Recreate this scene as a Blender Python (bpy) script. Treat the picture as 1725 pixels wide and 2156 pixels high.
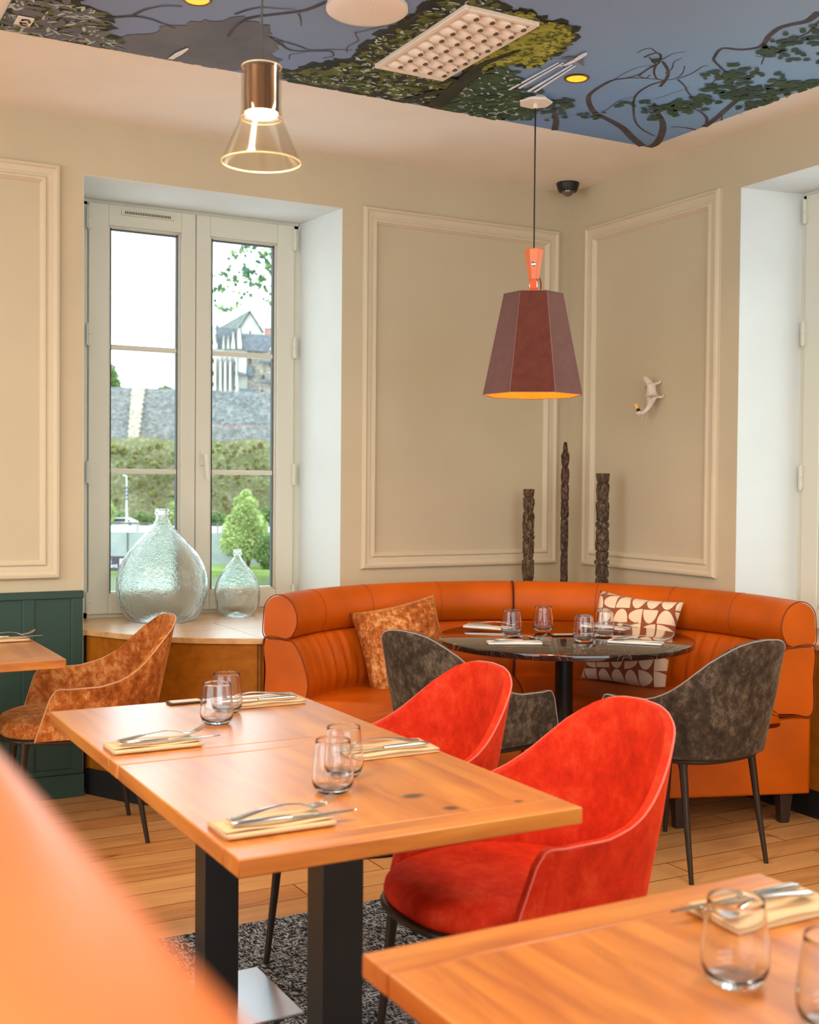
import bpy, bmesh, math, random
from mathutils import Vector, Matrix
PI = math.pi
for o in list(bpy.data.objects): bpy.data.objects.remove(o, do_unlink=True)
S = bpy.context.scene; COL = S.collection
# ------------------------------------------------------------ camera, world, exposure
H = 2.95                                   # ceiling height
CAM = Vector((-3.8775, -5.2845, 1.38))
YAW, PITCH, ROLL = .5026, -.0241, .0081
F0 = Vector((math.sin(YAW), math.cos(YAW), 0)); R0 = Vector((math.cos(YAW), -math.sin(YAW), 0)); U0 = Vector((0, 0, 1))
F1 = F0*math.cos(PITCH)+U0*math.sin(PITCH); U1 = U0*math.cos(PITCH)-F0*math.sin(PITCH)
R2 = R0*math.cos(ROLL)+U1*math.sin(ROLL); U2 = U1*math.cos(ROLL)-R0*math.sin(ROLL)
cd = bpy.data.cameras.new('camera'); cam = bpy.data.objects.new('camera', cd); COL.objects.link(cam)
m3 = Matrix((R2, U2, -F1)).transposed()
cam.matrix_world = Matrix.Translation(CAM) @ m3.to_4x4()
cd.sensor_fit = 'HORIZONTAL'; cd.sensor_width = 36; cd.lens = 2523.67/1725*36
cd.clip_start = .02; cd.clip_end = 900
cd.dof.use_dof = True; cd.dof.focus_distance = 4.6; cd.dof.aperture_fstop = 6.2
S.camera = cam
w = bpy.data.worlds.new('overcast'); S.world = w; w.use_nodes = True
bg = w.node_tree.nodes['Background']; bg.inputs[0].default_value = (.80, .93, 1, 1); bg.inputs[1].default_value = 4.3
S.view_settings.view_transform = 'Standard'; S.view_settings.look = 'None'
S.view_settings.exposure = 0.0; S.view_settings.gamma = 1; S.view_settings.use_curve_mapping = False

def lamp(name, kind, loc, energy, col, size=.1, rot=(0, 0, 0), sizey=None, spot=None, parent=None):
    l = bpy.data.lights.new(name, kind); l.energy = energy; l.color = col
    if kind == 'AREA':
        l.size = size
        if sizey: l.shape = 'RECTANGLE'; l.size_y = sizey
    else: l.shadow_soft_size = size
    if kind == 'SPOT': l.spot_size = spot or 1.9; l.spot_blend = .6
    o = bpy.data.objects.new(name, l); COL.objects.link(o); o.location = loc; o.rotation_euler = rot
    if parent: o.parent = parent
    return o
# ceiling panels added out of view to brighten the room, built further down
FILL_PANELS = [(-3.9, -3.2, 1.2), (-1.6, -3.6, 1.2), (-3.9, -6.2, 1.2), (-1.7, -6.2, 1.2), (-5.6, -4.4, 1.2), (-5.6, -1.8, 1.2)]
for i, (x, y, s) in enumerate(FILL_PANELS):
    lamp('added_panel_light', 'AREA', (x, y, H-.035), 33, (1, .9, .72), s*.9, sizey=.27)

# ------------------------------------------------------------ helpers
def lin(c):
    return tuple(((v/255)/12.92 if v/255 <= .04045 else ((v/255+.055)/1.055)**2.4) for v in c)
def tag(o, label=None, cat=None, group=None, kind=None):
    if label: o['label'] = label
    if cat: o['category'] = cat
    if group: o['group'] = group
    if kind: o['kind'] = kind
    return o
def empty(name, loc=(0, 0, 0), rz=0, label=None, cat=None, group=None, kind=None):
    o = bpy.data.objects.new(name, None); COL.objects.link(o); o.empty_display_size = .05
    o.location = loc; o.rotation_euler = (0, 0, rz); return tag(o, label, cat, group, kind)
def copy_tree(o, parent=None):
    c = o.copy(); COL.objects.link(c); c.parent = parent
    for ch in list(o.children): copy_tree(ch, c)
    return c
class MB:
    def __init__(s): s.v = []; s.f = []; s.m = []
    def add(s, vs, fs, mi=0):
        b = len(s.v); s.v += [tuple(v) for v in vs]; s.f += [tuple(b+i for i in f) for f in fs]; s.m += [mi]*len(fs); return s
    def box(s, x0, x1, y0, y1, z0, z1, mi=0):
        vs = [(x, y, z) for z in (z0, z1) for y in (y0, y1) for x in (x0, x1)]
        return s.add(vs, [(0, 2, 3, 1), (4, 5, 7, 6), (0, 1, 5, 4), (2, 6, 7, 3), (0, 4, 6, 2), (1, 3, 7, 5)], mi)
    def lathe(s, prof, n=32, c=(0, 0, 0), mi=0, cap=True, sx=1, sy=1):
        vs = []; fs = []
        for r, z in prof:
            for i in range(n):
                a = 2*PI*i/n; vs.append((c[0]+r*sx*math.cos(a), c[1]+r*sy*math.sin(a), c[2]+z))
        for j in range(len(prof)-1):
            for i in range(n):
                k = (i+1) % n; fs.append((j*n+i, j*n+k, (j+1)*n+k, (j+1)*n+i))
        if cap:
            fs.append(tuple(range(n))[::-1]); fs.append(tuple((len(prof)-1)*n+i for i in range(n)))
        return s.add(vs, fs, mi)
    def tube(s, pts, rad, n=10, mi=0, flat=1.0, up=None, closed=False, cap=True):
        pts = [Vector(p) for p in pts]; N = len(pts)
        if not hasattr(rad, '__len__'): rad = [rad]*N
        vs = []; fs = []; prev = None
        for i, p in enumerate(pts):
            if closed: t = pts[(i+1) % N]-pts[i-1]
            else: t = pts[min(i+1, N-1)]-pts[max(i-1, 0)]
            t.normalize()
            if up: a = Vector(up)-t*t.dot(Vector(up))
            elif prev is None: a = t.orthogonal()
            else: a = prev-t*prev.dot(t)
            if a.length < 1e-6: a = t.orthogonal()
            a.normalize(); prev = a; b = t.cross(a)
            for k in range(n):
                th = 2*PI*k/n; vs.append(p+a*math.cos(th)*rad[i]*flat+b*math.sin(th)*rad[i])
        for i in range(N if closed else N-1):
            j = (i+1) % N
            for k in range(n):
                l = (k+1) % n; fs.append((i*n+k, i*n+l, j*n+l, j*n+k))
        if cap and not closed:
            fs.append(tuple(range(n))[::-1]); fs.append(tuple((N-1)*n+k for k in range(n)))
        return s.add(vs, fs, mi)
    def prism(s, poly, z0, z1, mi=0):
        n = len(poly); vs = [(x, y, z0) for x, y in poly]+[(x, y, z1) for x, y in poly]
        fs = [tuple(range(n))[::-1], tuple(range(n, 2*n))]+[(i, (i+1) % n, n+(i+1) % n, n+i) for i in range(n)]
        return s.add(vs, fs, mi)
    def grid(s, rows, mi=0, wrap=False):
        n = len(rows[0]); vs = [p for r in rows for p in r]; fs = []
        for j in range(len(rows)-1):
            for i in range(n if wrap else n-1):
                k = (i+1) % n; fs.append((j*n+i, j*n+k, (j+1)*n+k, (j+1)*n+i))
        return s.add(vs, fs, mi)
    def sweep(s, rings, mi=0):
        n = len(rings[0]); s.grid(rings, mi, True); b = len(s.v)-n*len(rings)
        s.f.append(tuple(b+i for i in range(n))[::-1]); s.f.append(tuple(b+(len(rings)-1)*n+i for i in range(n))); s.m += [mi, mi]
        return s
    def build(s, name, mats, parent=None, smooth=None, bevel=0, seg=2, subsurf=0, solid=0):
        me = bpy.data.meshes.new(name); me.from_pydata(s.v, [], s.f)
        if not isinstance(mats, (list, tuple)): mats = [mats]
        for m in mats: me.materials.append(m)
        for p, mi in zip(me.polygons, s.m): p.material_index = mi
        bm = bmesh.new(); bm.from_mesh(me); bmesh.ops.recalc_face_normals(bm, faces=bm.faces); bm.to_mesh(me); bm.free()
        if smooth is not None:
            for p in me.polygons: p.use_smooth = True
            me.set_sharp_from_angle(angle=math.radians(smooth))
        o = bpy.data.objects.new(name, me); COL.objects.link(o)
        if parent: o.parent = parent
        if solid: md = o.modifiers.new('solid', 'SOLIDIFY'); md.thickness = solid; md.offset = 0
        if bevel:
            md = o.modifiers.new('bevel', 'BEVEL'); md.width = bevel; md.segments = seg; md.limit_method = 'ANGLE'; md.angle_limit = math.radians(40)
            if smooth is None:
                for p in me.polygons: p.use_smooth = True
                me.set_sharp_from_angle(angle=math.radians(35)); md.harden_normals = False
        if subsurf: md = o.modifiers.new('sub', 'SUBSURF'); md.levels = subsurf; md.render_levels = subsurf
        return o
def struct(name, mb, mats, **k):
    lab = k.pop('label', None); cat = k.pop('cat', None)
    o = mb.build(name, mats, **k); return tag(o, lab, cat, None, 'structure')
def smooth01(x): x = max(0, min(1, x)); return x*x*(3-2*x)
def arc(cx, cy, r, a0, a1, n): return [(cx+r*math.cos(math.radians(a0+(a1-a0)*i/n)), cy+r*math.sin(math.radians(a0+(a1-a0)*i/n))) for i in range(n+1)]
def catmull(P, n=8):
    out = []; P = [tuple(p) for p in P]; Q = [P[0]]+P+[P[-1]]
    for i in range(1, len(Q)-2):
        for k in range(n):
            t = k/n; out.append(tuple(.5*((2*b)+(-a+c)*t+(2*a-5*b+4*c-d)*t*t+(-a+3*b-3*c+d)*t**3) for a, b, c, d in zip(Q[i-1], Q[i], Q[i+1], Q[i+2])))
    out.append(P[-1]); return out

# ------------------------------------------------------------ materials
def mat(name, col, rough=.6, metal=0, spec=.5, coat=0, sheen=0, emit=None, es=0, trans=0, ior=1.45, coatr=.1):
    m = bpy.data.materials.new(name); m.use_nodes = True; p = m.node_tree.nodes['Principled BSDF']
    c = lin(col) if max(col) > 1 else col
    p.inputs['Base Color'].default_value = (*c, 1); p.inputs['Roughness'].default_value = rough; p.inputs['Metallic'].default_value = metal
    p.inputs['Specular IOR Level'].default_value = spec; p.inputs['Coat Weight'].default_value = coat; p.inputs['Coat Roughness'].default_value = coatr
    p.inputs['Sheen Weight'].default_value = sheen; p.inputs['Transmission Weight'].default_value = trans; p.inputs['IOR'].default_value = ior
    if emit: p.inputs['Emission Color'].default_value = (*(lin(emit)), 1); p.inputs['Emission Strength'].default_value = es
    return m
class NT:
    def __init__(s, m): s.m = m; s.t = m.node_tree; s.p = s.t.nodes['Principled BSDF']
    def n(s, typ, **k):
        nd = s.t.nodes.new(typ)
        for a, b in k.items():
            if a.startswith('i_'): nd.inputs[a[2:].replace('_', ' ')].default_value = b
            else: setattr(nd, a, b)
        return nd
    def l(s, a, b): s.t.links.new(a, b)
    def coord(s, scale=(1, 1, 1), loc=(0, 0, 0), out='Object', rot=(0, 0, 0)):
        tc = s.n('ShaderNodeTexCoord'); mp = s.n('ShaderNodeMapping'); mp.inputs['Scale'].default_value = scale; mp.inputs['Location'].default_value = loc; mp.inputs['Rotation'].default_value = rot
        s.l(tc.outputs[out], mp.inputs[0]); return mp.outputs[0]
    def noise(s, vec, scale, detail=4, rough=.5, dist=0):
        nd = s.n('ShaderNodeTexNoise'); nd.inputs['Scale'].default_value = scale; nd.inputs['Detail'].default_value = detail
        nd.inputs['Roughness'].default_value = rough; nd.inputs['Distortion'].default_value = dist; s.l(vec, nd.inputs['Vector']); return nd.outputs['Fac']
    def ramp(s, fac, stops):
        r = s.n('ShaderNodeValToRGB'); e = r.color_ramp.elements
        while len(e) < len(stops): e.new(.5)
        for k, (p, c) in zip(e, stops):
            k.position = p; c = lin(c) if max(c) > 1 else c; k.color = (*c, 1)
        s.l(fac, r.inputs[0]); return r.outputs[0]
    def mix(s, f, a, b, mode='MIX'):
        x = s.n('ShaderNodeMix', data_type='RGBA', blend_type=mode)
        for v, i in ((f, 0), (a, 6), (b, 7)):
            if hasattr(v, 'is_linked') or hasattr(v, 'node'): s.l(v, x.inputs[i])
            elif i == 0: x.inputs[0].default_value = v
            else: x.inputs[i].default_value = (*(lin(v) if max(v) > 1 else v), 1)
        return x.outputs[2]
    def math(s, op, a, b=None, clamp=False):
        x = s.n('ShaderNodeMath', operation=op); x.use_clamp = clamp
        for v, i in ((a, 0), (b, 1)):
            if v is None: continue
            if hasattr(v, 'node'): s.l(v, x.inputs[i])
            else: x.inputs[i].default_value = v
        return x.outputs[0]
    def base(s, c): s.l(c, s.p.inputs['Base Color'])
    def rough(s, c): s.l(c, s.p.inputs['Roughness'])
    def bump(s, h, strength=.3, dist=.01):
        b = s.n('ShaderNodeBump'); b.inputs['Strength'].default_value = strength; b.inputs['Distance'].default_value = dist; s.l(h, b.inputs['Height']); s.l(b.outputs[0], s.p.inputs['Normal'])
def plaster(name, col, rough=.75):
    m = mat(name, col, rough, spec=.25); t = NT(m); v = t.coord(); n = t.noise(v, 2.2, 5); d = tuple(int(x*.965) for x in col)
    t.base(t.ramp(n, [(.3, d), (.7, col)])); t.bump(t.noise(v, 90, 3), .06, .002); return m
M = {}
M['wall'] = plaster('beige_paint', (205, 190, 160))
M['cream'] = plaster('cream_ceiling_paint', (248, 242, 232))
M['reveal'] = plaster('white_reveal_paint', (226, 232, 230))
M['moulding'] = mat('cream_moulding_paint', (213, 198, 170), .5, spec=.3)
M['upvc'] = mat('off_white_window_plastic', (214, 212, 196), .35)
M['gasket'] = mat('dark_rubber_gasket', (50, 50, 48), .6)
M['teal'] = mat('dark_teal_panel_paint', (42, 69, 60), .45)
M['black'] = mat('black_metal', (26, 24, 24), .4, spec=.5)
M['bronze'] = mat('dark_bronze_metal', (60, 50, 42), .38, metal=.6)
M['steel'] = mat('polished_cutlery_steel', (205, 203, 200), .16, metal=1)
M['plate'] = mat('brushed_steel_plate', (190, 195, 200), .3, metal=.9)
M['plinth'] = mat('black_plinth', (22, 20, 22), .5)
def wood(name, c0, c1, c2, axis, rough=.38, coat=.25, plank=.12, knots=(), gs=1.0, bread=None):
    m = mat(name, c1, rough, coat=coat, coatr=.3); t = NT(m)
    sc = (2.2*gs, 26*gs, 20*gs) if axis == 'x' else (26*gs, 2.2*gs, 20*gs)
    v = t.coord(sc); g = t.noise(v, 1, 6, .6, .6); g2 = t.noise(t.coord((sc[0]*.35, sc[1]*.35, sc[2]*.35), (3, 1, 2)), 1, 3, .5, 1.2)
    sep = t.n('ShaderNodeSeparateXYZ'); t.l(t.coord(), sep.inputs[0]); a = sep.outputs[1 if axis == 'x' else 0]
    cell = t.math('FLOOR', t.math('DIVIDE', a, plank)); wn = t.n('ShaderNodeTexWhiteNoise', noise_dimensions='1D'); t.l(cell, wn.inputs['W'])
    c = t.ramp(g, [(.3, c0), (.5, c1), (.72, c2)]); c = t.mix(t.math('MULTIPLY', g2, .38), c, c0)
    c = t.mix(t.math('MULTIPLY', wn.outputs[0], .28), c, c0)
    for (kx, ky, kr, ks) in knots:
        mp = t.coord((1/(kr*ks if axis == 'y' else kr), 1/(kr if axis == 'y' else kr*ks), 0), (-kx/(kr*ks if axis == 'y' else kr), -ky/(kr if axis == 'y' else kr*ks), 0))
        ln = t.n('ShaderNodeVectorMath', operation='LENGTH'); t.l(mp, ln.inputs[0])
        c = t.mix(t.ramp(ln.outputs['Value'], [(0, (1, 1, 1)), (.45, (.95, .95, .95)), (1.0, (.0, .0, .0))]), c, (62, 34, 22))
    t.base(c); t.rough(t.math('ADD', t.math('MULTIPLY', g, .15), rough-.05)); t.bump(g, .035, .002); return m
OA, OB, OC = (158, 82, 18), (200, 118, 32), (218, 146, 54)
M['sillwood'] = wood('pale_oak_shelf', (190, 140, 88), (212, 164, 108), (226, 184, 130), 'x', .3, .4)
M['veneer'] = wood('golden_veneer', (146, 82, 12), (164, 96, 16), (178, 108, 24), 'x', .5, 0, plank=3); M['veneer'].node_tree.nodes['Principled BSDF'].inputs['Specular IOR Level'].default_value = .2
def floor_mat():
    m = mat('oak_floor_planks', (190, 130, 70), .36, coat=.15, coatr=.25); t = NT(m)
    br = t.n('ShaderNodeTexBrick'); br.offset = .37; br.inputs['Scale'].default_value = 1; br.inputs['Brick Width'].default_value = .95; br.inputs['Row Height'].default_value = .138
    br.inputs['Mortar Size'].default_value = .0026; br.inputs['Mortar Smooth'].default_value = .2; br.inputs['Color1'].default_value = (.1, .1, .1, 1); br.inputs['Color2'].default_value = (.9, .9, .9, 1); br.inputs['Mortar'].default_value = (0, 0, 0, 1)
    v = t.coord(); t.l(v, br.inputs['Vector'])
    g = t.noise(t.coord((1.5, 16, 1)), 1.6, 6, .6, .8); k = t.noise(t.coord((2.5, 9, 1), (5, 5, 0)), .9, 2, .5, 2)
    c = t.ramp(g, [(.25, (158, 96, 46)), (.5, (196, 132, 72)), (.8, (220, 160, 98))])
    c = t.mix(t.math('MULTIPLY', br.outputs['Color'], .75), c, t.mix(.7, c, (240, 190, 128)))
    c = t.mix(t.ramp(k, [(.68, (0, 0, 0)), (.78, (1, 1, 1))]), c, (128, 78, 40)); c = t.mix(br.outputs['Fac'], c, (104, 62, 32)); t.base(c)
    t.bump(t.math('SUBTRACT', t.math('MULTIPLY', g, .2), br.outputs['Fac']), .25, .003); t.rough(t.math('ADD', t.math('MULTIPLY', g, .2), .27)); return m
M['floor'] = floor_mat()
def rug_mat():
    m = mat('grey_flecked_carpet', (60, 60, 60), .95, spec=.1); t = NT(m)
    a = t.noise(t.coord((1, 1, 1)), 190, 2, .6, .3); b = t.noise(t.coord((.22, 1, 1), (3, 0, 0)), 210, 1, .5); c = t.noise(t.coord((1, .22, 1), (3, 7, 0)), 210, 1, .5)
    x = t.math('MAXIMUM', b, c); x = t.math('ADD', t.math('MULTIPLY', x, .7), t.math('MULTIPLY', a, .3))
    t.base(t.ramp(x, [(.49, (30, 33, 38)), (.55, (72, 76, 82)), (.6, (186, 188, 188))])); t.bump(x, .5, .004); return m
M['rug'] = rug_mat()
def velvet(name, d, c, l, crush=1.0, sc=14, sh=.7):
    m = mat(name, c, .75, spec=.25, sheen=sh); t = NT(m); m.node_tree.nodes['Principled BSDF'].inputs['Sheen Roughness'].default_value = .35
    m.node_tree.nodes['Principled BSDF'].inputs['Sheen Tint'].default_value = (*lin(l), 1)
    n = t.noise(t.coord((1, 1, .8)), sc, 9, .74, .25); f = t.noise(t.coord((1, 1, 1), (4, 2, 1)), 6, 2)
    x = t.math('ADD', t.math('MULTIPLY', n, .75), t.math('MULTIPLY', f, .25))
    t.base(t.ramp(x, [(.5-.13*crush, d), (.5, c), (.5+.14*crush, l)])); t.bump(t.noise(t.coord(), 240, 2), .12, .001)
    t.rough(t.math('SUBTRACT', 1.05, t.math('MULTIPLY', x, .7))); return m
M['red'] = velvet('red_velvet', (162, 28, 2), (202, 40, 6), (218, 74, 34), 1.5, 24)
M['grey'] = velvet('taupe_crushed_velvet', (40, 32, 26), (66, 54, 44), (116, 102, 86), .95, 30, .95)
M['gold'] = velvet('copper_crushed_velvet', (122, 58, 14), (170, 90, 30), (216, 148, 86), .9, 30)
M['goldc'] = velvet('rust_crushed_velvet', (120, 60, 18), (170, 92, 34), (222, 164, 100), .9, 48)
def leather(name, c, rough=.4):
    m = mat(name, c, rough, spec=.24, coat=.0, coatr=.3); t = NT(m); v = t.coord()
    n = t.noise(v, 3.5, 4); d = tuple(int(x*.86) for x in c); t.base(t.ramp(n, [(.3, d), (.65, c)]))
    vo = t.n('ShaderNodeTexVoronoi'); vo.inputs['Scale'].default_value = 260; t.l(v, vo.inputs['Vector'])
    t.bump(t.math('ADD', t.math('MULTIPLY', vo.outputs['Distance'], .12), t.math('MULTIPLY', t.noise(v, 12, 3), 1.2)), .16, .006); return m
M['leather'] = leather('orange_leather', (204, 92, 6))
M['bench'] = leather('orange_bench_leather', (216, 112, 44), .32); M['bench'].node_tree.nodes['Principled BSDF'].inputs['Coat Weight'].default_value = .5
M['seam'] = mat('dark_seam_thread', (120, 48, 10), .6)
M['napkin'] = mat('cream_paper_napkin', (216, 182, 142), .85)
M['napkinw'] = mat('white_paper_napkin', (238, 232, 224), .85)
def glassm(name, col=(1, 1, 1), rough=0, ior=1.45, wob=0, wscale=10):
    m = bpy.data.materials.new(name); m.use_nodes = True; nt = m.node_tree; nt.nodes.clear()
    o = nt.nodes.new('ShaderNodeOutputMaterial'); g = nt.nodes.new('ShaderNodeBsdfGlass'); g.inputs['Color'].default_value = (*col, 1); g.inputs['Roughness'].default_value = rough; g.inputs['IOR'].default_value = ior
    nt.links.new(g.outputs[0], o.inputs[0])
    if wob:
        tc = nt.nodes.new('ShaderNodeTexCoord'); n = nt.nodes.new('ShaderNodeTexNoise'); n.inputs['Scale'].default_value = wscale; n.inputs['Detail'].default_value = 4
        b = nt.nodes.new('ShaderNodeBump'); b.inputs['Strength'].default_value = wob; b.inputs['Distance'].default_value = .02
        nt.links.new(tc.outputs['Object'], n.inputs['Vector']); nt.links.new(n.outputs[0], b.inputs['Height']); nt.links.new(b.outputs[0], g.inputs['Normal'])
    return m
M['tumbler'] = glassm('clear_tumbler_glass', (.98, .99, 1))
M['demijohn'] = glassm('bubbled_bottle_glass', (.985, .997, .99), wob=.38, wscale=24)
M['demijohn2'] = glassm('blueish_bottle_glass', (.975, .995, .992), wob=.28, wscale=22)
M['bulbglass'] = glassm('clear_bulb_glass', (1, .98, .95))
def thinglass(name, tint, gl=.08, fk=.5):
    m = bpy.data.materials.new(name); m.use_nodes = True; nt = m.node_tree; nt.nodes.clear()
    o = nt.nodes.new('ShaderNodeOutputMaterial'); a = nt.nodes.new('ShaderNodeBsdfTransparent'); a.inputs[0].default_value = (*tint, 1)
    g = nt.nodes.new('ShaderNodeBsdfGlossy'); g.inputs['Roughness'].default_value = .02 if fk > .3 else .12; x = nt.nodes.new('ShaderNodeMixShader')
    lw = nt.nodes.new('ShaderNodeLayerWeight'); lw.inputs[0].default_value = .25; mu = nt.nodes.new('ShaderNodeMath'); mu.operation = 'MULTIPLY_ADD'; mu.inputs[1].default_value = fk; mu.inputs[2].default_value = gl*.3
    nt.links.new(lw.outputs['Fresnel'], mu.inputs[0]); nt.links.new(mu.outputs[0], x.inputs[0]); nt.links.new(a.outputs[0], x.inputs[1]); nt.links.new(g.outputs[0], x.inputs[2]); nt.links.new(x.outputs[0], o.inputs[0]); return m
M['pane'] = thinglass('window_pane_glass', (.97, .99, .98))
M['shadeglass'] = thinglass('pendant_shade_glass', (.97, .95, .91), .1, .22)

# ------------------------------------------------------------ room shell
WX0, WX1, WZ0, WZ1, DEP = -2.604, -1.356, .0, 2.71, .46      # window niche in the back wall
SX0, SX1 = -2.505, -1.395
b = MB()
b.box(-8, WX0, 0, .5, 0, H); b.box(WX1, .5, 0, .5, 0, H); b.box(WX0, WX1, 0, .5, WZ1, H)
struct('wall_back', b, M['wall'])
b = MB()                                                       # splayed reveals of the niche
def slab(b, pts, z0, z1): b.prism(pts, z0, z1)
slab(b, [(WX0+.0005, -.0005), (WX0+.002, -.0005), (SX0, .5), (WX0+.0005, .5)], 0, WZ1)
slab(b, [(WX1-.0005, -.0005), (WX1-.002, -.0005), (SX1, .5), (WX1-.0005, .5)], 0, WZ1)
b.box(WX0, WX1, -.0005, .5, WZ1-.0015, WZ1-.0002)
struct('trim_1', b, M['reveal'])
b = MB(); b.box(WX0+.001, WX1-.001, .462, .52, 0, .73); b.box(.35, .44, -2.6, -1.2, 0, .73); struct('wall_lower', b, M['reveal'])
NY0, NY1 = -1.277, -2.56                                        # niche in the right wall
b = MB(); b.box(0, .5, NY0, 0, 0, H); b.box(0, .5, -9, NY1, 0, H); b.box(0, .5, NY1, NY0, WZ1, H)
struct('wall_right', b, M['wall'])
b = MB()
slab(b, [(-.0005, NY0-.0005), (-.0005, NY0-.002), (.5, NY0-.085), (.5, NY0-.0005)], 0, WZ1)
slab(b, [(-.0005, NY1+.0005), (-.0005, NY1+.002), (.5, NY1+.085), (.5, NY1+.0005)], 0, WZ1)
b.box(-.0005, .5, NY1, NY0, WZ1-.0015, WZ1-.0002)
struct('trim_2', b, M['reveal'])
# the two walls behind the camera; wide openings added to let daylight in
b = MB(); b.box(-8.3, -8, -9, -8.2, 0, H); b.box(-8.3, -8, -1.2, .5, 0, H); b.box(-8.3, -8, -8.2, -1.2, 0, .4); b.box(-8.3, -8, -8.2, -1.2, 2.75, H); struct('wall_left', b, M['wall'])
b = MB(); b.box(-8.3, -7.4, -9.3, -9, 0, H); b.box(-.8, .5, -9.3, -9, 0, H); b.box(-7.4, -.8, -9.3, -9, 0, .4); b.box(-7.4, -.8, -9.3, -9, 2.75, H); struct('wall_front', b, M['wall'])
b = MB(); b.box(-8.3, .6, -9.3, .6, H, H+.2); struct('ceiling', b, M['cream'])
b = MB(); b.box(-8.3, .6, -9.3, .6, -.2, 0); struct('floor', b, M['floor'])
b = MB(); b.box(-3.42, -1.9, -6.2, -1.8, 0, .006)
tag(b.build('carpet', M['rug'], bevel=.002), 'dark grey carpet with white flecks under the wooden tables', 'carpet')

# wall mouldings: mitred picture-frame profiles
PROF = [(0, 0), (0, .012), (.006, .020), (.016, .022), (.022, .015), (.030, .013), (.044, .013), (.050, .009), (.056, .009), (.062, .017), (.070, .017), (.076, .010), (.082, .004), (.084, 0)]
def moulding(name, plane, a0, a1, z0, z1, sides=4):
    b = MB(); rows = []
    for d, h in PROF:
        ring = [(a0+d, z0+d), (a1-d, z0+d), (a1-d, z1-d), (a0+d, z1-d)]
        h *= 1.25; rows.append([(p, -h, q) if plane == 'A' else (-h, p, q) for p, q in ring])
    b.grid(rows, 0, True); return struct(name, b, M['moulding'])
moulding('trim_3', 'A', -1.249, -.078, .955, 2.733)
moulding('trim_4', 'B', -1.160, -.158, .955, 2.733)
moulding('trim_5', 'A', -3.9, -2.706, .955, 2.733)
# teal wainscot left of the window
b = MB(); b.box(-8, -2.612, -.018, 0, 0, .895); b.box(-8, -2.606, -.03, 0, .868, .9)
b.box(-8, -2.604, -.034, 0, 0, .10); b.box(-8, -2.61, -.028, 0, .10, .125)
for x in (-2.66, -2.865, -3.07, -3.5, -3.95): b.box(x-.0, x+.05, -.026, 0, .12, .87)
struct('trim_6', b, M['teal'], bevel=.003)

# ------------------------------------------------------------ windows
def window(name, T, W, label=None):
    """T maps local (x across, y outward, z) to the world; W=(x0,x1) clear width of the niche"""
    x0, x1 = W; root = empty(name); tag(root, None, None, None, 'structure'); zt, zb = 2.70, .742; xm = (x0+x1)/2
    def put(b, nm, mt, par=root, **k):
        b.v = [T(*p) for p in b.v]; return b.build(nm, mt, par, **k)
    b = MB(); b.box(x0-.02, x0+.028, .44, .50, zb-.03, zt); b.box(x1-.028, x1+.02, .44, .50, zb-.03, zt); b.box(x0, x1, .44, .50, zt-.02, zt+.012); b.box(x0, x1, .44, .50, zb-.03, zb+.012)
    put(b, 'frame', M['upvc'], bevel=.003)
    for k in (0, 1):
        a, c = (x0+.03, xm-.002) if k == 0 else (xm+.002, x1-.03)
        st = .093; ci = .073
        l, r = (a+st, c-ci) if k == 0 else (a+ci, c-st)
        tp, bt = zt-.105, zb+.09
        b = MB(); y0, y1 = .425, .475
        b.box(a, l, y0, y1, zb, zt-.006); b.box(r, c, y0, y1, zb, zt-.006); b.box(l, r, y0, y1, tp, zt-.006); b.box(l, r, y0, y1, zb, bt)
        for d, yy in ((.008, .436), (.014, .446)):          # stepped glazing bead
            b.box(l, l+d, yy, y1, bt, tp); b.box(r-d, r, yy, y1, bt, tp); b.box(l, r, yy, y1, tp-d, tp); b.box(l, r, yy, y1, bt, bt+d)
        sash = put(b, 'sash', M['upvc'], bevel=.003)
        for z in (2.02, 1.426):
            b = MB(); b.box(l, r, .444, .468, z-.012, z+.012); put(b, 'glazing_bar', M['upvc'], bevel=.004)
        b = MB(); g = .002; b.box(l+.013, l+.013+g*2, .443, .47, bt, tp); b.box(r-.017, r-.013, .443, .47, bt, tp); b.box(l+.013, r-.013, .443, .47, tp-.018, tp-.014)
        put(b, 'gasket', M['gasket'])
        b = MB(); b.box(l, r, .4575, .4615, bt, tp); put(b, 'pane', M['pane'])
        b = MB(); xx = a if k == 0 else c
        for z in (2.62, 2.07, 1.42, .80):
            b.box(xx-.012, xx+.012, .414, .43, z-.05, z+.05)
            b.lathe([(.009, -.055), (.009, -.002), (.006, 0), (.009, .002), (.009, .055)], 12, (xx, .418, z))
        put(b, 'hinge', M['upvc'], smooth=40)
        if k == 0:
            b = MB(); b.box(l+.06, l+.32, .415, .426, 2.648, 2.672); v = put(b, 'trickle_vent', M['upvc'], bevel=.003)
            b = MB()
            for i in range(26): b.box(l+.075+i*.0088, l+.0795+i*.0088, .4135, .416, 2.654, 2.666)
            put(b, 'vent_slot', M['gasket'], v)
        else:
            hx = a+.036
            b = MB(); b.box(hx-.016, hx+.016, .412, .426, 1.46, 1.53); b.lathe([(.010, 0), (.010, .04)], 12, (0, 0, 0)); n = 24
            for i in range(len(b.v)-n, len(b.v)): x, y, z = b.v[i]; b.v[i] = (hx+x, .414-z, 1.51+y)
            b.tube([(hx, .378, 1.515), (hx, .374, 1.50), (hx+.004, .372, 1.44), (hx+.012, .374, 1.385)], [.011, .012, .010, .009], 10, flat=.7)
            put(b, 'handle', M['upvc'], smooth=40)
    return root
window('window_1', lambda x, y, z: (x, y, z), (SX0, SX1))
window('window_2', lambda x, y, z: (y-.115, x, z), (NY1+.07, NY0-.06))

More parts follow.
